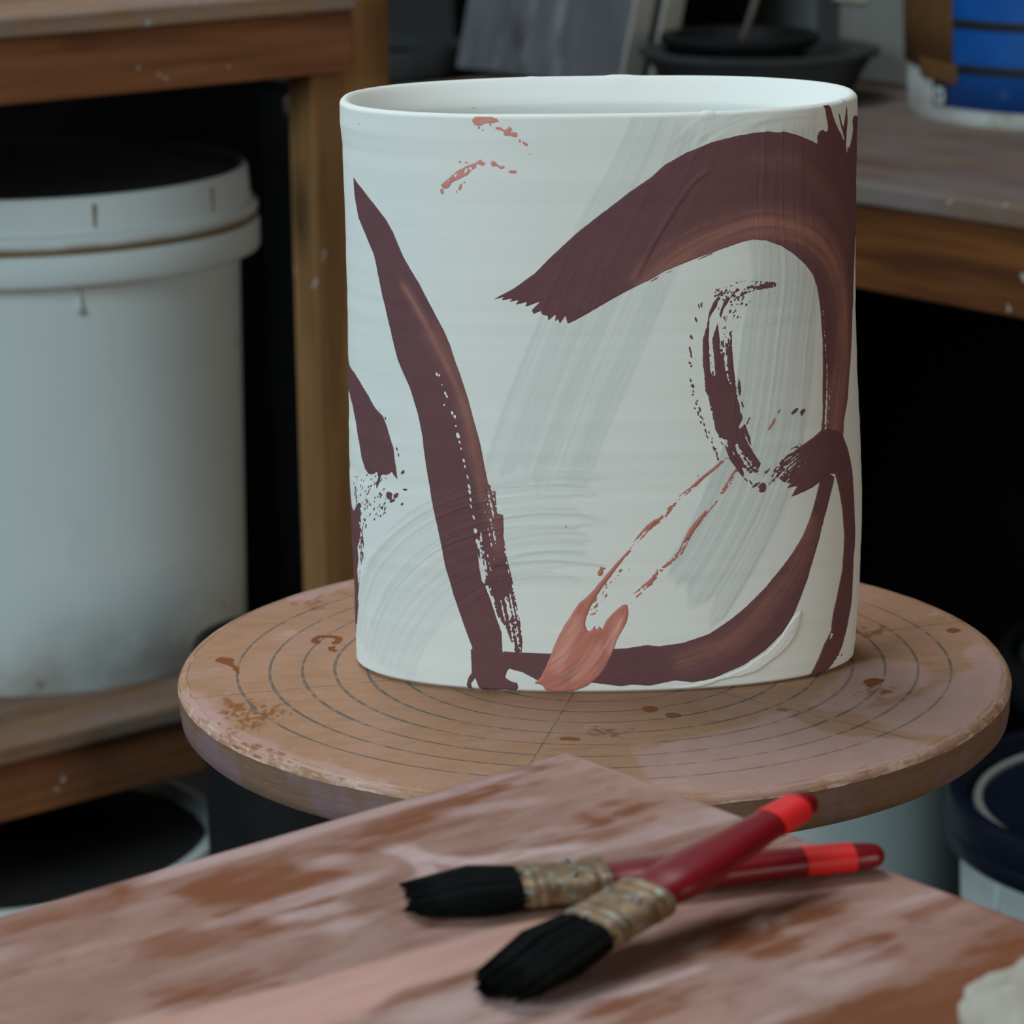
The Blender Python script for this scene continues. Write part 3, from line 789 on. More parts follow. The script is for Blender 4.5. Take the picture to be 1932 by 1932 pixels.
for zt, ins_ in ((VH-0.0009, 0.0004), (VH-0.0002, 0.0012), (VH, 0.0022), (VH-0.0003, 0.0032), (VH-0.0012, 0.0041), (VH-0.004, 0.0060), (VH-0.0075, 0.0085), (VH-0.0098, 0.0100),
                 (VH-0.0112, 0.0106), (VH-0.0135, 0.0106), (VH-0.02, 0.0098), (VH-0.034, 0.0088), (VH-0.05, 0.0080), (VH-0.08, 0.0075), (0.12, 0.0075), (0.08, 0.0078), (0.04, 0.009), (0.018, 0.012), (0.012, 0.020)):
    z1 = np.full(ns, zt); wav = 0.00025*(fbm(S1/0.03, z1/0.004, 61)-0.5)
    p = raw_surf(S1, z1, ins_)
    if zt > VH-0.003: p[:, 2] += 0.0006*(fbm(S1/0.06, 0*S1, 66)-0.5)+0.0004*sstep(0.88, 0.95, vnoise(S1/0.008, 0*S1, 67))
    rows.append(p[None]); slips.append(np.zeros((1, ns)))
V = np.concatenate([r.reshape(-1, ns, 3) for r in rows]); nrow = V.shape[0]
ix = np.arange(nrow*ns).reshape(nrow, ns); ixr = np.roll(ix, -1, 1)
F = np.stack([ix[:-1], ixr[:-1], ixr[1:], ix[1:]], -1).reshape(-1, 4)
faces = F.tolist(); faces.append(ix[0][::-1].tolist()); faces.append(ix[-1].tolist())
body = obj('body', V.reshape(-1, 3), faces, m_ceramic, vase, True)
set_attr(body, 'slip', np.concatenate(slips).ravel())

_fi = np.nonzero(np.diff(gs) < 0.00061)[0]; NF = len(_fi)
def lift_at(S, z):
    i = np.clip((S+SF)/0.0006, 0, NF-2); j = np.clip(z/(gz[1]-gz[0]), 0, len(gz)-2)
    i0 = i.astype(int); j0 = j.astype(int); a = i-i0; b = j-j0; G = lift-foot
    return (G[j0, i0]*(1-a)+G[j0, i0+1]*a)*(1-b)+(G[j0+1, i0]*(1-a)+G[j0+1, i0+1]*a)*b
def vase_surf(S, z, h):
    zc = np.clip(z, 0.0003, VH-0.0006)
    return raw_surf(S, zc)+normal(S, zc)*(lift_at(S, zc)+h)[:, None]

STEP = 0.00032
class Stroke:
    """a brush stroke on the vase wall, drawn as outlines on the unrolled wall"""
    def __init__(s, pts, pad=0.004):
        C = ch(pts)
        s.gx = np.arange(C[:, 0].min()-pad, C[:, 0].max()+pad, STEP)
        s.gy = np.arange(max(0.0005, C[:, 1].min()-pad), min(VH-0.0005, C[:, 1].max()+pad), STEP)
        s.X, s.Y = np.meshgrid(s.gx, s.gy); s.f = np.full(s.X.shape, -1.0)
    def poly(s, P, sm=0): 
        C = ch(P); return sdf(s.X, s.Y, smooth_path(C, sm, True) if sm else C)
    def add(s, g): s.f = np.maximum(s.f, g); return s
    def cut(s, g): s.f = np.minimum(s.f, -g); return s
    def ell(s, x, y, rx, ry, ang=0):
        c = chart(x, y); a = math.radians(ang); dx, dy = s.X-c[0], -(s.Y-c[1])
        u = (dx*math.cos(a)+dy*math.sin(a))/(rx*PXM); v = (-dx*math.sin(a)+dy*math.cos(a))/(ry*PXM)
        return (1-np.sqrt(u*u+v*v))*min(rx, ry)*PXM
    def band(s, path, hw, thr, seed, fine=0.0006, lam=0.009, k=0.0012):
        """dry-brush band: bristle streaks along a centre line; hw and thr may vary along it"""
        C = smooth_path(ch(path), 5); A, Cc, L = along(s.X, s.Y, C); t = A/L
        n = fbm(Cc/fine, A/lam, seed, 3); n2 = vnoise(s.X/0.0007, s.Y/0.0007, seed+2)
        g = (0.75*n+0.25*n2) - np.interp(t, *zip(*thr))
        return np.minimum((np.interp(t, *zip(*hw))*PXM-np.abs(Cc)), g*k*2.2), A, Cc
    def rough(s, amp=0.00016, sc=0.0007, seed=1):
        s.f = s.f+(fbm(s.X/sc, s.Y/sc, seed)-0.5)*2*amp; return s
    def build(s, name, mat, t, warm=None, grey=None, ridge=None, label=None):
        def thick(x, y, v):
            h = t*(0.25+0.75*sstep(0, 0.0006, v))
            if ridge is not None:
                A, C, L = along(x, y, smooth_path(ch(ridge[0]), 4)); h = h+sstep(0, 0.0012, v)*ridge[1]*(fbm(C/ridge[2], A/0.02, 77)-0.4)
            return h
        at = {}
        def field(spec):
            def fn(x, y):
                v = np.zeros(x.shape)
                for path, w, amt, seed in spec:
                    A, C, L = along(x, y, smooth_path(ch(path), 4))
                    e = sstep(w*PXM, 0, np.abs(C))*sstep(0, 0.006, A)*sstep(0, 0.006, L-A)
                    v = np.maximum(v, amt*e*np.clip(0.3+1.4*(fbm(C/0.0011, A/0.03, seed)-0.15), 0, 1.2))
                return v
            return fn
        if warm: at['warm'] = field(warm)
        if grey: at['grey'] = field(grey)
        o = film(name, s.gx, s.gy, s.f, vase_surf, thick, mat, vase, at)
        if label: o['label'] = label
        return o

ARCH = [(929, 566), (947, 556), (969, 544.6), (1009.6, 515), (1034, 490), (1068.6, 457.6), (1087, 440.6), (1143, 397), (1186.6, 363), (1228, 334.5), (1254, 311), (1295, 288), (1342, 268.5),
        (1386, 257), (1425, 250), (1450.6, 247.8), (1468, 250), (1479, 248), (1502, 254), (1523, 262), (1542.5, 271.3), (1541.5, 259.4), (1544.6, 250), (1549.7, 245.4), (1554.4, 245.4), (1556.5, 248.5),
        (1559, 248.5), (1562, 245), (1561.6, 234.5), (1559, 220), (1556.5, 204.5), (1552.8, 196), (1548, 191), (1552.8, 189), (1558, 190), (1563, 196), (1568, 204.5), (1571.5, 218), (1576.6, 232.5),
        (1583, 246), (1589, 256), (1591.5, 266), (1592.7, 259.4), (1589, 246), (1585, 232), (1581.8, 213), (1584.5, 216), (1588, 232), (1591, 240), (1593.5, 226), (1595.5, 213.8), (1597.3, 196.2), (1598.4, 209.7), (1599, 222), (1598, 246),
        (1596.3, 269.7), (1597.3, 290.4), (1599, 282), (1600, 274), (1602, 280.6), (1605.6, 268.7), (1608, 256), (1609.8, 243), (1608, 227), (1611, 218), (1630, 222), (1634, 330), (1624, 430),
        (1613, 450), (1610.5, 524), (1608.6, 595), (1604, 690), (1599.5, 750), (1592, 797.6), (1590, 830), (1549, 830), (1549.5, 812), (1552, 786), (1552.4, 714), (1552, 643), (1549.5, 602), (1546, 569), (1541, 540.5), (1533, 517),
        (1518, 498), (1497, 479), (1474, 464), (1445, 453.5), (1419.5, 452), (1399, 457), (1368, 467.7), (1321, 484.6), (1280, 501), (1254, 511.7), (1225, 528.5), (1197, 541.5), (1166, 558),
        (1112, 589.6), (1087, 603.6), (1071, 611), (1067, 595.8), (1056, 611), (1053, 602), (1046.8, 606.7), (1049, 592.7), (1034.4, 605), (1033, 596), (1023.5, 594), (1020, 586.5), (1006.5, 592.7),
        (1003.4, 585), (1012.7, 575.6), (1019, 569), (991, 578.8), (994, 569.4), (972, 575.6), (978.5, 566), (961.4, 569.4), (967.6, 563), (946, 567), (950.6, 560)]
s = Stroke(ARCH); s.add(s.poly(ARCH))
g, _, _ = s.band([(1551, 560), (1556, 640), (1560, 720), (1557, 812)], [(0, 5), (1, 14)], [(0, 0.62), (1, 0.60)], 9, 0.0005, 0.05); s.cut(g)
for p in ([(1316, 489), (1352, 474), (1340, 481), (1318, 490)], [(1250, 518), (1273, 507), (1262, 514)], [(1222, 533), (1246, 519), (1238, 527)], [(1490, 470), (1512, 488), (1500, 481)]): s.add(s.poly(p))
s.rough(0.0001).build('brush_stroke', m_plum, 0.00016, warm=[([(1190, 560), (1290, 478), (1400, 430), (1470, 425), (1540, 450), (1580, 520), (1590, 640), (1578, 760), (1570, 830)], 48, 1.0, 71),
    ([(1400, 300), (1500, 310), (1570, 380), (1600, 480)], 30, 0.25, 72)], ridge=([(1010, 560), (1200, 440), (1350, 360), (1480, 340), (1570, 430), (1580, 620), (1575, 810)], 0.00008, 0.0016),
    label='broad plum arch stroke with ragged left end')

JOINT = [(1549, 812), (1535, 824), (1509, 843), (1487.6, 859.5), (1473, 874), (1459, 909.5), (1468.6, 902), (1478, 909.5), (1492.4, 912), (1485, 921), (1504, 916.7), (1492, 938), (1514, 928.6), (1530.5, 921), (1547, 909.5),
         (1562, 893), (1575.7, 894.6), (1583.5, 928.8), (1589, 963), (1592, 1009.5), (1589.7, 1071.6), (1580.4, 1118), (1571, 1158.6), (1568, 1189.6), (1555.5, 1214.5), (1537, 1258), (1526, 1282), (1556, 1282), (1574, 1248.6), (1589.7, 1217.6), (1599, 1180),
         (1606.8, 1133.7), (1610, 1071.6), (1613, 1009.5), (1611.4, 947), (1608, 885), (1599, 845), (1590, 822), (1578, 810), (1562, 808)]
s = Stroke(JOINT); s.add(s.poly(JOINT))
g, _, _ = s.band([(1452, 925), (1480, 890), (1530, 850)], [(0, 34), (0.5, 22), (1, 5)], [(0, 0.50), (0.6, 0.60), (1, 0.8)], 15, 0.0006, 0.007); s.cut(g)
g, _, _ = s.band([(1430, 925), (1462, 885), (1500, 855)], [(0, 10), (1, 20)], [(0, 0.62), (1, 0.5)], 19, 0.0006, 0.006); s.add(g)
s.cut(s.poly([(1567, 1193), (1572, 1196), (1569, 1203), (1564, 1209), (1567, 1200)]))
for p in ((1586, 1222, 2, 4), (1582, 1235, 3, 3), (1588, 1236, 2, 3), (1578, 1243, 2, 2), (1572, 1252, 2, 1.5), (1584, 1228, 3, 2)): s.add(s.ell(*p))
s.rough(0.00014).build('brush_stroke', m_plum, 0.00026, label='plum stroke hooking down the right edge of the vase')

CURVE = [(1546, 911), (1537, 947.4), (1527.6, 978.4), (1515, 1009.5), (1496.5, 1040.6), (1471.7, 1074.7), (1443.7, 1109), (1406.5, 1146), (1375.4, 1171), (1338, 1195.8), (1288.4, 1213), (1245, 1219), (1218, 1217), (1201.5, 1220), (1161, 1224),
         (1110, 1228), (1060, 1232), (1037.5, 1233), (950, 1229), (948, 1258), (963, 1262), (981.6, 1270.4), (1006.5, 1281), (1040, 1290), (1111, 1287.5), (1140, 1291), (1170.4, 1295), (1195, 1292), (1226, 1294), (1273, 1284), (1307, 1287.5), (1344, 1281), (1375.4, 1267), (1403.4, 1254.8), (1443.7, 1227), (1474.8, 1195.8),
         (1496.5, 1161.7), (1512, 1124), (1524.5, 1090), (1533.8, 1056), (1543, 1025), (1555.5, 975), (1564.8, 941), (1575, 900), (1560, 890)]
s = Stroke(CURVE); s.add(s.poly(CURVE)); s.cut(s.poly([(1160, 1219), (1215, 1218), (1180, 1223), (1162, 1224)]))
s.cut(s.poly([(960, 1262), (985, 1268), (1008, 1280), (1014, 1293), (985, 1292), (976, 1287), (963, 1285), (953, 1278), (956, 1268)]))
s.rough(0.00014, 0.0009, 5).build('brush_stroke', m_plum, 0.00013, warm=[([(1540, 960), (1500, 1070), (1440, 1150), (1370, 1215), (1260, 1255)], 40, 0.55, 81)],
    ridge=([(1552, 930), (1500, 1080), (1420, 1190), (1300, 1250), (1150, 1260), (1000, 1255)], 0.0001, 0.0013), label='long plum curve sweeping along the foot of the vase')

LEG = [(667, 334), (683.5, 356), (705, 384), (727, 412.6), (742, 438.7), (755, 471), (762, 486.5), (792, 536.5), (814, 580), (835.7, 621), (848.7, 649.6), (858.5, 680), (868.5, 706.5), (883, 753), (896.6, 802.5), (906.6, 839),
       (914, 878.7), (917, 911.8), (912, 960), (905, 1020), (906, 1050), (913, 1100), (925, 1130), (936, 1165), (946.3, 1193), (948, 1230), (960, 1232), (962, 1260), (954.6, 1279), (966, 1286), (976, 1289), (977.7, 1297.5), (973, 1305), (963, 1304), (951, 1301), (931.4, 1306), (920, 1300), (926, 1306), (908, 1307), (901.6, 1292.6),
       (896.6, 1279), (889, 1289), (890, 1298), (892, 1305), (885, 1303), (880, 1292.6), (883.4, 1279), (890, 1269.4), (888.5, 1226), (891.7, 1223), (872, 1170), (855, 1120.4), (840.3, 1067.4), (832, 1024.4), (820.5, 971.4), (812, 928.3), (802, 865.4), (797.3, 825.7), (789, 782.6),
       (772.5, 729.7), (751, 680), (744, 654), (733.5, 610.4), (722.6, 562.6), (715, 525.7), (709.6, 497.4), (705, 480), (690, 443), (676, 410), (669, 371)]
s = Stroke(LEG+[(990, 1235)]); s.add(s.poly(LEG))
DRY = [(914, 878), (921, 912), (934.7, 925), (938, 968), (949.6, 971.4), (951, 1011), (954.6, 1041), (961, 1070.7), (968, 1094), (974.4, 1127), (981, 1170), (986, 1210), (984, 1233), (972.8, 1232), (955, 1185), (940, 1165), (925, 1120), (906, 1050), (905, 980), (912, 920)]
g, _, _ = s.band([(905, 880), (922, 960), (936, 1040), (952, 1120), (974, 1235)], [(0, 20), (0.5, 34), (1, 26)], [(0, 0.50), (0.25, 0.40), (0.55, 0.43), (0.75, 0.46), (1, 0.42)], 27, 0.0007, 0.02)
s.add(np.minimum(g, s.poly(DRY)))
s.add(s.poly([(930, 975), (947, 975), (950, 1015), (952, 1060), (958, 1100), (962, 1125), (948, 1125), (941, 1060)]))
s.add(s.poly([(916, 1092), (966, 1090), (968, 1103), (914, 1105)]))
for x, y, rx, ry in ((824, 706, 2.2, 4), (829, 708, 1.6, 3), (834, 726, 1.5, 2), (840, 742, 2.2, 4), (843, 748, 2, 3), (838, 764, 2, 2), (853, 779, 2.5, 4), (858, 786, 2.5, 4), (860, 804, 2, 2), (864, 822, 3.6, 6), (867, 834, 2, 3), (870, 846, 1.5, 3),
                     (875, 869, 2.2, 4), (877, 880, 1.8, 3), (882, 900, 1.6, 5), (885, 918, 2.6, 5), (886, 928, 2.6, 4), (888, 942, 2, 4), (889, 955, 1.6, 4), (894, 976, 2, 5), (897, 1001, 3.4, 5), (901, 1022, 3.2, 6), (903, 1031, 2, 5)):
    s.cut(s.ell(x, y, rx, ry, -15))
s.cut(s.poly([(960, 1262), (985, 1268), (1008, 1280), (1014, 1293), (985, 1292), (976, 1287), (963, 1285), (953, 1278), (956, 1268)]))
s.cut(s.poly([(901, 1042), (907, 1060), (912, 1090), (915, 1105), (909, 1095), (904, 1065)]))
s.rough(0.0001).build('brush_stroke', m_plum, 0.00016, warm=[([(752, 520), (790, 585), (835, 670), (868, 745), (890, 820), (903, 880), (915, 960)], 16, 0.9, 91), ([(800, 600), (850, 690), (885, 790), (905, 880), (930, 960), (945, 1060)], 34, 0.5, 92)],
    ridge=([(680, 370), (760, 560), (830, 760), (870, 950), (900, 1130), (925, 1260)], 0.00008, 0.0016), label='tall plum stroke running down the left half of the vase')

SIDE = [(640, 660), (658.6, 687), (669, 703.5), (679, 720), (694, 745), (708, 769.7), (723, 786), (729, 803), (737, 827.7), (742.5, 844), (744.5, 863), (747.7, 883.6), (749.7, 904.3), (744.5, 898), (739.4, 890.8), (733, 895), (725, 896), (719.7, 894), (717.6, 902),
        (714.5, 912.6), (710.4, 923), (709.4, 912.6), (713.5, 900), (711.4, 890), (704, 895), (695, 894), (688.7, 883.6), (683.5, 867), (679, 842), (673, 805), (665, 763.5), (659.7, 742), (648, 735)]
EDGE = [(648, 900), (661, 925), (664, 955), (668, 965), (676, 948), (681, 950), (679, 960), (682.4, 968.5), (677, 983), (681, 1001.6), (679, 1016), (675, 1032.7), (676, 1053), (674, 1077), (676.4, 1110), (678, 1143.6), (675, 1176), (671, 1195), (650, 1195), (645, 1050)]
s = Stroke(SIDE+EDGE+[(775, 900)]); s.add(s.poly(SIDE)); s.add(s.poly(EDGE))
s.add(s.ell(735, 935, 9, 8)).add(s.ell(747, 935, 8, 4, -40)).add(s.ell(740, 945, 8, 3, -30)).add(s.ell(760, 891, 6, 3, -40)).add(s.ell(764, 924, 7, 2)).add(s.ell(759, 951, 4, 2, -45)).add(s.ell(749, 847, 2, 4, -15)).add(s.ell(752, 858, 1.5, 5, -10)).add(s.ell(727, 790, 1.5, 4, -15)).cut(s.ell(741, 936, 2, 5, 20))
rng = random.Random(4)
g, _, _ = s.band([(672, 925), (676, 980), (682, 1040), (676, 1110)], [(0, 10), (0.4, 14), (0.7, 8), (1, 2)], [(0, 0.58), (0.4, 0.52), (1, 0.6)], 93, 0.0006, 0.003); s.add(g)
for k in range(170):
    t = rng.random(); x = 668+62*rng.random()**1.5; y = 1010-125*rng.random()-(x-668)*0.7
    if y < 895: continue
    s.add(s.ell(x, y, 1.5+3.5*rng.random(), 0.8+0.9*rng.random(), -35-35*rng.random()))
s.rough(0.00018).build('brush_stroke', m_plum, 0.00016, ridge=([(660, 690), (700, 780), (735, 900)], 0.0001, 0.0009), label='short plum stroke and flecks at the left edge of the vase')

OV = [(1460, 537), (1425, 539), (1394, 546), (1374, 566), (1358, 594), (1353, 640), (1356, 690), (1363, 740), (1374, 790), (1390, 835), (1408, 868), (1425, 890)]
s = Stroke([(1290, 530), (1540, 950), (1470, 530)])
g, _, _ = s.band(OV, [(0, 5), (0.12, 11), (0.25, 28), (0.45, 29), (0.6, 28), (0.85, 28), (1, 8)], [(0, 0.55), (0.1, 0.56), (0.16, 0.63), (0.34, 0.64), (0.42, 0.56), (0.55, 0.42), (0.85, 0.48), (1, 0.58)], 29, 0.0010, 0.016)
s.add(g)
s.add(s.poly([(1329, 712), (1345, 708), (1357, 713), (1367, 721), (1378, 729), (1385, 724), (1385, 738), (1390, 762), (1395, 786), (1402, 805), (1406.7, 826), (1390, 838), (1376, 832), (1360, 826), (1350, 812), (1345, 780), (1338, 750), (1331, 738)]))
s.add(s.poly([(1395, 815), (1407, 828), (1418.6, 850), (1435, 874), (1431, 883), (1416, 867), (1404, 857), (1392, 843)]))
s.add(s.poly([(1366, 838), (1378, 850), (1392, 868), (1404, 893), (1402, 901), (1390, 886), (1376, 865)]))
s.add(s.poly([(1326, 640), (1333, 618), (1338, 620), (1336, 650), (1340, 700), (1330, 712), (1326, 690)])).add(s.poly([(1344, 640), (1354, 608), (1358, 640), (1358, 690), (1366, 720), (1350, 712)]))
s.add(s.poly([(1337, 592), (1345, 572), (1356, 562), (1352, 578), (1342, 594)])).add(s.poly([(1357, 594), (1366, 566), (1375, 558), (1376, 566), (1366, 582), (1360, 600)]))
s.add(s.ell(1438, 920, 8, 10, 20)).add(s.ell(1426, 915, 9, 2.5, -30)).add(s.ell(1417, 911, 6, 1.8, 60)).add(s.ell(1407, 905, 5, 1.6, 50)).cut(s.ell(1430, 923, 3, 3))
s.add(s.ell(1395, 732, 3, 16, -4)).add(s.ell(1401, 764, 2, 7, -18)).add(s.ell(1499, 776, 9, 3.4, -35)).add(s.ell(1514, 776, 7, 4, -25)).add(s.ell(1513, 781, 5, 2, -50)).add(s.ell(1411, 795, 1.4, 9, 25)).cut(s.ell(1402, 796, 4, 14, 35))
for x, y in ((1303, 640), (1302, 665), (1302, 690), (1306, 720), (1309, 738), (1313, 765), (1319, 778), (1324, 792), (1330, 808), (1335, 824), (1342, 836), (1348, 852), (1353, 862), (1315, 600), (1322, 580)):
    for q in range(3): s.add(s.ell(x+rng.uniform(-3, 3), y+rng.uniform(-9, 9), 1.0+rng.random(), 1.6+3.2*rng.random(), -14))
for k in range(50):
    a = rng.random(); s.add(s.ell(1345+70*rng.random(), 545+70*rng.random()*(1-a), 0.9+rng.random()*1.4, 1+rng.random()*2.4, 25))
s.add(s.poly([(1404, 804), (1396, 822), (1381, 852), (1372, 862), (1384, 842), (1394, 812)]))
s.rough(0.0002, 0.0006).build('brush_stroke', m_plum, 0.00020, label='broken dry-brushed plum oval mark')

SAL = [(1008, 1289), (1020.4, 1276.6), (1037.5, 1239), (1056, 1196), (1074.8, 1164.8), (1093.4, 1137), (1102.7, 1130.6), (1118, 1115), (1149, 1078), (1180.4, 1043.7), (1182, 1047), (1161.7, 1074), (1135, 1110), (1124.5, 1127), (1115, 1143), (1106, 1164.8), (1104, 1177), (1107, 1187), (1112, 1191), (1118, 1186), (1122, 1180), (1124.5, 1188), (1131, 1182), (1137, 1186.5), (1141, 1176),
       (1149, 1164.8), (1164.8, 1149), (1180.4, 1140), (1185, 1149), (1182, 1174), (1164.8, 1205), (1152.4, 1239), (1133.8, 1270.4), (1106, 1295), (1068.6, 1306), (1034.4, 1305), (1025, 1295), (1015, 1290)]
s = Stroke(SAL+[(1480, 760)]); s.add(s.poly(SAL, 2))
for path, hw, thr in (([(1181, 1046), (1204.6, 1015.7), (1229.4, 991), (1254, 972), (1263.6, 960), (1282, 939.6), (1307, 919.4), (1325.7, 901), (1378, 858)], [(0, 3), (0.25, 6), (0.4, 4), (0.5, 3.5), (0.7, 3.2), (1, 2)], [(0, 0.45), (0.3, 0.42), (0.5, 0.5), (0.75, 0.36), (1, 0.40)]),
                      ([(1170, 1145), (1200, 1120), (1226, 1099.6), (1245, 1074.7), (1279, 1046.8), (1293, 1022), (1307, 997), (1330, 969), (1363, 928.8), (1388, 888)], [(0, 10), (0.15, 6), (0.35, 4), (0.6, 5), (0.8, 3), (1, 4)], [(0, 0.58), (0.2, 0.48), (0.4, 0.42), (0.6, 0.42), (0.75, 0.46), (1, 0.36)]),
                      ([(1450, 810), (1462, 790), (1475, 764)], [(0, 1.5), (0.3, 3), (1, 1)], [(0, 0.3), (1, 0.4)])):
    g, _, _ = s.band(path, hw, thr, 33, 0.0006, 0.005); s.add(g)
g, _, _ = s.band([(1116, 1150), (1150, 1105), (1190, 1060)], [(0, 12), (1, 8)], [(0, 0.62), (1, 0.66)], 39, 0.0005, 0.002); s.add(g)
s.add(s.ell(1133, 1080, 5, 8, 20)).add(s.ell(1137, 1072, 6, 2.5, 10))
s.rough(0.00018, 0.0006).build('brush_stroke', m_salmon, 0.00042, warm=[([(1175, 1150), (1160, 1200), (1140, 1240)], 22, 0.9, 43), ([(1095, 1150), (1065, 1220), (1040, 1280)], 26, 0.75, 44), ([(1140, 1200), (1110, 1250), (1070, 1295)], 24, 0.6, 48)],
    grey=[([(1095, 1250), (1075, 1270), (1050, 1296)], 9, 0.8, 45), ([(1150, 1235), (1135, 1255), (1120, 1272)], 14, 0.7, 46)], ridge=([(1170, 1130), (1130, 1200), (1080, 1260), (1020, 1295)], 0.00055, 0.0017), label='salmon pink forked stroke with thin dotted trails')

s = Stroke([(820, 212), (1010, 380)])
s.add(s.poly([(891, 226), (896, 221), (904, 217), (916, 215), (932, 221.6), (940.6, 229.4), (928.8, 232), (918, 233), (904, 237), (894, 235)], 3))
for e in ((942, 243, 7, 3, 10), (948, 246, 5, 2, 30), (960, 249, 9, 5, 20), (970, 254, 8, 5, 20), (955, 254, 6, 2, 5), (962, 243, 3, 4, -30), (988, 270, 3, 3), (992, 272, 4, 3, 30), (981, 265, 1.5, 3), (995, 283, 1.4, 1.4), (999, 290, 1.2, 2), (903, 240, 2, 3), (911, 245, 2, 1.2), (926, 236, 1.5, 3)): s.add(s.ell(*e))
s.cut(s.ell(966, 248, 2.5, 1.6)).cut(s.ell(976, 253, 2, 1.5))
s.add(s.poly([(833, 347), (840, 342), (850, 333), (866, 321), (885, 311), (898, 308), (898, 315), (890, 322), (880, 331), (866, 338), (853, 345), (847, 353), (838, 356), (834, 352)], 2))
for e in ((834, 361, 4, 5), (908, 308, 8, 4, 10), (906, 304, 3, 3), (931, 309, 6, 5, 20), (940, 313, 4, 2, 20), (948, 316, 5, 2.5), (968, 324, 8, 3), (869, 352, 3, 7, 25), (862, 362, 1.2, 2), (876, 344, 1.5, 3, 30), (868, 306, 2, 2), (880, 307, 2, 1.5)): s.add(s.ell(*e))
for e in ((879, 321, 2.5, 5, 30), (888, 318, 3, 3), (860, 330, 2, 3, 30), (870, 316, 3, 1.5, -30), (845, 340, 2, 1.5)): s.cut(s.ell(*e))
s.rough(0.00034, 0.0007).build('brush_stroke', m_pink, 0.00022, warm=[([(890, 226), (940, 232)], 20, 0.8, 47)], ridge=([(890, 240), (935, 222)], 0.0003, 0.0015), label='rose pink dabs below the rim')

SM = [(1262, 1297), (1290, 1293), (1310, 1290), (1370, 1272), (1405, 1257), (1445, 1229), (1472, 1202), (1494, 1166), (1512, 1150), (1508, 1175), (1498, 1203), (1478, 1228), (1460, 1243), (1425, 1268), (1400, 1276), (1360, 1284), (1320, 1296), (1285, 1300)]
s = Stroke(SM); s.add(s.poly(SM, 2)); s.rough(0.0004, 0.003)
s.build('white_slip_ridge', m_ceramic, 0.0006, ridge=([(1200, 1300), (1330, 1285), (1430, 1245), (1490, 1180)], 0.0006, 0.0025), label='thick white slip pushed up beside the plum curve')
s = Stroke([(660, 220), (690, 250)]); s.add(s.ell(677, 234, 0.9, 3.6)); s.build('fleck', m_ink, 0.0001, label='tiny dark fleck near the rim')

# ------------------------------------------------------------------ work table in the foreground
TA = math.radians(39.8); TZ = 0.040
xh = np.array([math.cos(TA), math.sin(TA)]); yh = np.array([-math.sin(TA), math.cos(TA)])
corner = np.array([-0.0150, -0.2270]); TLx, TLy = 0.66, 0.52
tc = corner-xh*TLx/2-yh*TLy/2
tbl = empty('work_table', (tc[0], tc[1], zf), TA)
tag(tbl, 'slip-stained wooden work table in the foreground with two brushes on it', 'table')
def tl(P): 
    Q = np.array([atz(x, y, TZ)[:2] for x, y in P])-tc; return np.stack([Q@xh, Q@yh], 1)
nx, ny = 360, 290
gx = np.linspace(-TLx/2, TLx/2, nx); gy = np.linspace(-TLy/2, TLy/2, ny); X, Y = np.meshgrid(gx, gy)
edge = np.minimum(np.minimum(TLx/2-np.abs(X), TLy/2-np.abs(Y)), 0.004)
zt_ = -0.0025*(1-edge/0.004)**2
V = np.stack([X, Y, Z0+TZ+zt_], -1).reshape(-1, 3).tolist(); ixg = np.arange(nx*ny).reshape(ny, nx)
F = np.stack([ixg[:-1, :-1], ixg[:-1, 1:], ixg[1:, 1:], ixg[1:, :-1]], -1).reshape(-1, 4).tolist()
loop = list(ixg[0, :])+list(ixg[1:, -1])+list(ixg[-1, ::-1][1:])+list(ixg[::-1, 0][1:-1])
b0 = len(V)
for i in loop: V.append([V[i][0], V[i][1], Z0+TZ-0.02])
n = len(loop)
for i in range(n):
    k = (i+1) % n; F.append([b0+i, b0+k, loop[k], loop[i]])
F.append([b0+i for i in range(n)][::-1])
top = obj('tabletop', V, F, m_table, tbl, True); sharp(top, 50)
X1 = np.array([v[0] for v in V]); Y1 = np.array([v[1] for v in V])
def regions(polys, w, nl, nc, namp, seed):
    v = np.zeros(X1.shape)
    for p in polys:
        d = sdf(X1, Y1, smooth_path(tl(p), 3, True))+(fbm(X1/nl, Y1/nc, seed)-0.5)*namp; v = np.maximum(v, sstep(-w, w, d))
    return v
def lines(paths, seed):
    v = np.zeros(X1.shape)
    for P, w, amt in paths:
        A, C, L = along(X1, Y1, smooth_path(tl(P), 5)); C = np.abs(C)+0.006*(fbm(A/0.012, C/0.01, seed)-0.5)
        v = np.maximum(v, amt*sstep(w, w*0.2, C)*sstep(0, 0.012, A)*sstep(0, 0.012, L-A))
    return v
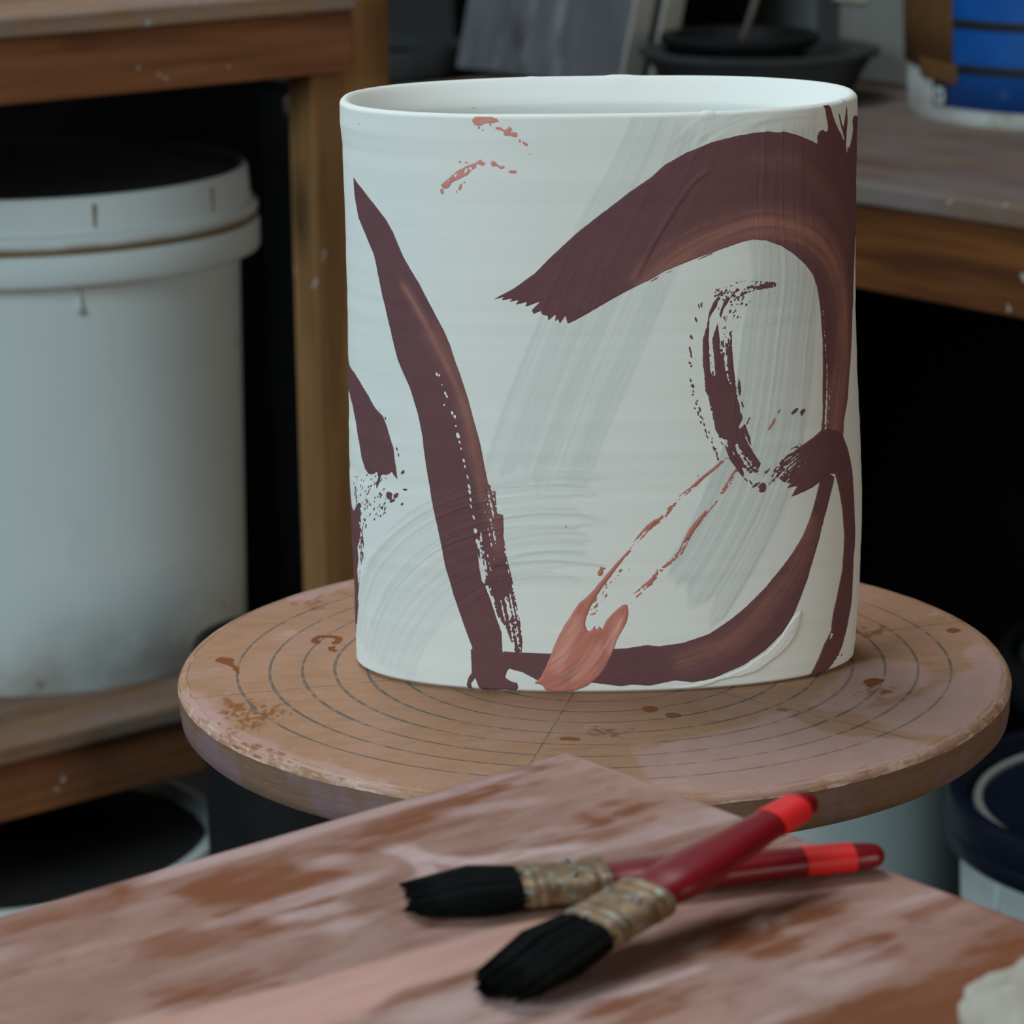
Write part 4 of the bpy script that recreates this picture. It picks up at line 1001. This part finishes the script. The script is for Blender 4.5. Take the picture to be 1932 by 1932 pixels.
brown = regions([[(640, 1585), (690, 1555), (850, 1495), (1000, 1440), (985, 1470), (880, 1520), (760, 1560), (690, 1590), (640, 1605)], [(195, 1700), (215, 1670), (260, 1660), (262, 1695), (225, 1710)],
                 [(340, 1685), (420, 1640), (540, 1625), (590, 1645), (510, 1690), (400, 1705)], [(480, 1665), (600, 1640), (640, 1660), (520, 1710)], [(1075, 1540), (1120, 1530), (1175, 1552), (1110, 1562)], [(1140, 1510), (1230, 1505), (1220, 1540), (1150, 1540)],
                 [(1330, 1725), (1450, 1730), (1430, 1765), (1350, 1780)], [(1370, 1780), (1460, 1760), (1500, 1790), (1420, 1805)], [(1560, 1790), (1650, 1760), (1700, 1800), (1610, 1820)], [(1090, 1900), (1240, 1870), (1250, 1895), (1130, 1920)],
                 [(1480, 1945), (1640, 1885), (1790, 1832), (1870, 1785), (1950, 1760), (1990, 1860), (1870, 1945)], [(420, 1730), (560, 1700), (640, 1690), (540, 1740), (440, 1760)], [(300, 1880), (470, 1840), (500, 1860), (330, 1910)],
                 [(1500, 1720), (1600, 1690), (1580, 1730), (1520, 1745)]], 0.004, 0.02, 0.005, 0.020, 53)
brown = np.maximum(brown, 0.7*sstep(0.60, 0.74, fbm(X1/0.045, Y1/0.010, 56, 4)))*np.clip(0.15+1.7*fbm(X1/0.014, Y1/0.003, 54), 0, 1)
pale = lines([([(715, 1590), (800, 1618), (900, 1625), (1010, 1608), (1140, 1590)], 0.006, 0.8), ([(745, 1585), (790, 1620), (805, 1655), (740, 1672)], 0.005, 0.7), ([(880, 1905), (1040, 1898), (1200, 1865), (1360, 1812)], 0.004, 0.75),
              ([(1075, 1420), (1230, 1475), (1420, 1545), (1600, 1605)], 0.003, 0.45), ([(1420, 1765), (1436, 1735), (1470, 1715)], 0.003, 0.7), ([(480, 1742), (590, 1722), (680, 1700)], 0.006, 0.7), ([(560, 1640), (640, 1620), (690, 1610)], 0.006, 0.5),
              ([(1460, 1870), (1600, 1850), (1700, 1800)], 0.010, 0.4), ([(800, 1540), (980, 1515), (1060, 1500)], 0.006, 0.35), ([(590, 1770), (640, 1750), (690, 1720)], 0.008, 0.5), ([(820, 1780), (900, 1765), (960, 1740)], 0.003, 0.5)], 57)
pale = np.maximum(pale, 0.55*sstep(0.58, 0.78, fbm(X1/0.09, Y1/0.014, 58)))*np.clip(0.4+1.1*fbm(X1/0.012, Y1/0.003, 59), 0, 1)
peach = regions([[(180, 1950), (420, 1890), (640, 1838), (860, 1775), (1010, 1735), (1090, 1728), (1080, 1750), (940, 1810), (760, 1868), (600, 1945)]], 0.002, 0.03, 0.004, 0.008, 63)*np.clip(0.55+0.7*fbm(X1/0.05, Y1/0.003, 64), 0, 1)
corner_b = regions([[(1480, 1960), (1640, 1890), (1790, 1836), (1850, 1800), (1900, 1790), (1990, 1860), (1870, 1960)]], 0.004, 0.02, 0.006, 0.012, 73)
brown = np.maximum(brown, corner_b*0.9); pale = pale*(1-corner_b)
set_attr(top, 'brown', brown*(1-peach)); set_attr(top, 'pale', pale*(1-peach)); set_attr(top, 'peach', peach*0.85)
for sx in (-1, 1):
    for sy in (-1, 1):
        cx_, cy_ = sx*(TLx/2-0.07), sy*(TLy/2-0.07)
        box('leg', (cx_-0.022, cy_-0.022, 0), (cx_+0.022, cy_+0.022, Z0+TZ-0.0205), m_pine_post, tbl, 0.002)
for sy in (-1, 1):
    box('rail', (-TLx/2+0.094, sy*(TLy/2-0.07)-0.011, Z0+TZ-0.085), (TLx/2-0.094, sy*(TLy/2-0.07)+0.011, Z0+TZ-0.0205), m_pine_l, tbl, 0.001)

# ------------------------------------------------------------------ paint brushes
def loft(name, st, mat, parent, seg=32, e=2.6, caps=True):
    V = []; F = []
    for x, w, t in st:
        for k in range(seg):
            a = 2*math.pi*k/seg
            V.append((x, w/2*float(spw(np.cos(a), 2/e)), t/2*float(spw(np.sin(a), 2/e))))
    for j in range(len(st)-1):
        for k in range(seg):
            F.append((j*seg+k, j*seg+(k+1) % seg, (j+1)*seg+(k+1) % seg, (j+1)*seg+k))
    if caps:
        F.append(tuple(range(seg-1, -1, -1))); F.append(tuple((len(st)-1)*seg+k for k in range(seg)))
    o = obj(name, V, F, mat, parent, True); sharp(o, 50); return o
def make_brush(p_tip, p_end, lb, lf, W, T, band, label, seed, droop=0.0):
    d = Vector(p_end)-Vector(p_tip); L = d.length; d.normalize()
    zax = Vector((0, 0, 1)); yax = zax.cross(d).normalized(); zax = d.cross(yax)
    root = empty('paint_brush', tuple(p_tip))
    M = Matrix((d, yax, zax)).transposed().to_4x4(); root.rotation_euler = M.to_euler()
    tag(root, label, 'paint brush', 'two red-handled brushes on the work table')
    rg = random.Random(seed)
    # bristles: separate tapering strands with a ragged tip
    V = []; F = []
    for k in range(900):
        y0 = rg.uniform(-1, 1); z0 = rg.uniform(-1, 1)
        if abs(y0)**2.6+abs(z0)**2.6 > 1: continue
        cl = 0.92+0.10*rg.random()
        tipx = lb*(0.01+0.07*abs(y0)**3+0.05*rg.random()+0.17*float(vnoise(np.array(y0*4.5+seed), np.array(z0*1.5), 5)))
        swell = 1.18
        ptsb = [(lb+0.002, y0*W*0.48, z0*T*0.46), (lb*0.62, y0*W*0.51*swell, z0*T*0.5*swell), (lb*0.3+tipx*0.3, y0*W*0.54, z0*T*0.44-droop*0.4), (tipx, y0*W*0.52*cl+rg.gauss(0, 0.0005), z0*T*0.34-droop)]
        rad = (0.00045, 0.00050, 0.00042, 0.00012); b = len(V)
        for (x, y, z), r_ in zip(ptsb, rad):
            for q in range(4): V.append((x, y+r_*math.cos(q*math.pi/2), z+r_*math.sin(q*math.pi/2)))
        for j in range(3):
            for q in range(4): F.append((b+j*4+q, b+j*4+(q+1) % 4, b+(j+1)*4+(q+1) % 4, b+(j+1)*4+q))
    obj('bristles', V, F, m_bristle, root, True)
    # ferrule with crimped beads
    st = []
    n = 40
    for k in range(n+1):
        t = k/n; x = lb-0.001+(lf-lb+0.001)*t
        bead = 0.0003*(math.exp(-((t-0.12)/0.04)**2)+math.exp(-((t-0.24)/0.04)**2)+math.exp(-((t-0.80)/0.05)**2)+math.exp(-((t-0.93)/0.04)**2))
        st.append((x, W+2*bead, T+2*bead))
    fer = loft('ferrule', st, m_ferrule, root, 40, 3.2)
    for yy in (-0.28, 0.28):
        o = lathe('rivet', [(0.0001, 0.0009), (0.0008, 0.0007), (0.0011, 0.0)], m_steel, fer, 12, ((lb+lf)/2+0.002, yy*W, T/2))
    hl = L-lf
    def sec(t):   # beavertail handle: width, thickness
        w = np.interp(t, [0, 0.06, 0.16, 0.30, 0.5, 0.7, 0.9, 0.97, 0.99, 1.0], [0.90, 0.80, 0.92, 0.93, 0.76, 0.60, 0.54, 0.46, 0.34, 0.12])
        h = np.interp(t, [0, 0.06, 0.16, 0.30, 0.5, 0.7, 0.9, 0.97, 0.99, 1.0], [0.86, 0.88, 1.02, 1.00, 0.92, 0.86, 0.84, 0.74, 0.56, 0.2])
        return float(w)*W, float(h)*T
    ts = list(np.linspace(0, 0.9, 24))+[0.93, 0.96, 0.975, 0.985, 0.993, 1.0]
    loft('handle', [(lf-0.002+(hl+0.002)*t, *sec(t)) for t in ts], m_handle, root, 32, 2.3)
    loft('handle_band', [(lf+hl*t, sec(t)[0]+0.0005, sec(t)[1]+0.0005) for t in np.linspace(band[0], band[1], 8)], m_band, root, 32, 2.3)
    return root
BZ = TZ+0.0052
p1, p2 = atz(742, 1694, BZ), atz(1667, 1612, BZ)
make_brush(p1, p2, 0.0380, 0.0635, 0.0205, 0.0090, (0.705, 0.885), 'red-handled paint brush lying flat with bristles further from the camera', 3, 0.0010)
q1, q2 = atz(912, 1874, TZ+0.0048), atz(1530, 1508, TZ+0.0245)
make_brush(q1, q2, 0.0415, 0.0660, 0.0205, 0.0090, (0.74, 0.915), 'red-handled paint brush resting across the other with its handle raised', 8, 0.0014)

# ------------------------------------------------------------------ sponge at the corner of the table
c = atz(1985, 1925, TZ+0.014)
sp = empty('sponge', (c[0], c[1], TZ)); tag(sp, 'cream sponge at the lower right corner of the work table', 'sponge')
bm = bmesh.new(); bmesh.ops.create_icosphere(bm, subdivisions=5, radius=1)
for v in bm.verts:
    p = v.co.copy(); a = math.atan2(p.y, p.x)
    k = 1+0.16*math.sin(3*a+1.0)*math.cos(2*p.z)+0.10*math.sin(5*p.x+2*p.y)+0.06*math.sin(9*p.y-4*p.z)
    n1 = float(vnoise(np.array(p.x*9+p.z*5), np.array(p.y*9-p.z*4), 3)); k += 0.07*(n1-0.5)
    v.co = Vector((p.x*0.021*k, p.y*0.026*k, 0.0128+p.z*0.0140*k))
    v.co.z = max(v.co.z, 0.0)
bm_obj('sponge_body', bm, m_sponge, sp, True)

# ------------------------------------------------------------------ stand everything on the floor (z = 0)
for o in list(scene.objects):
    if o.parent is None and o.type in {'MESH', 'EMPTY'}:
        o.location.z += Z0
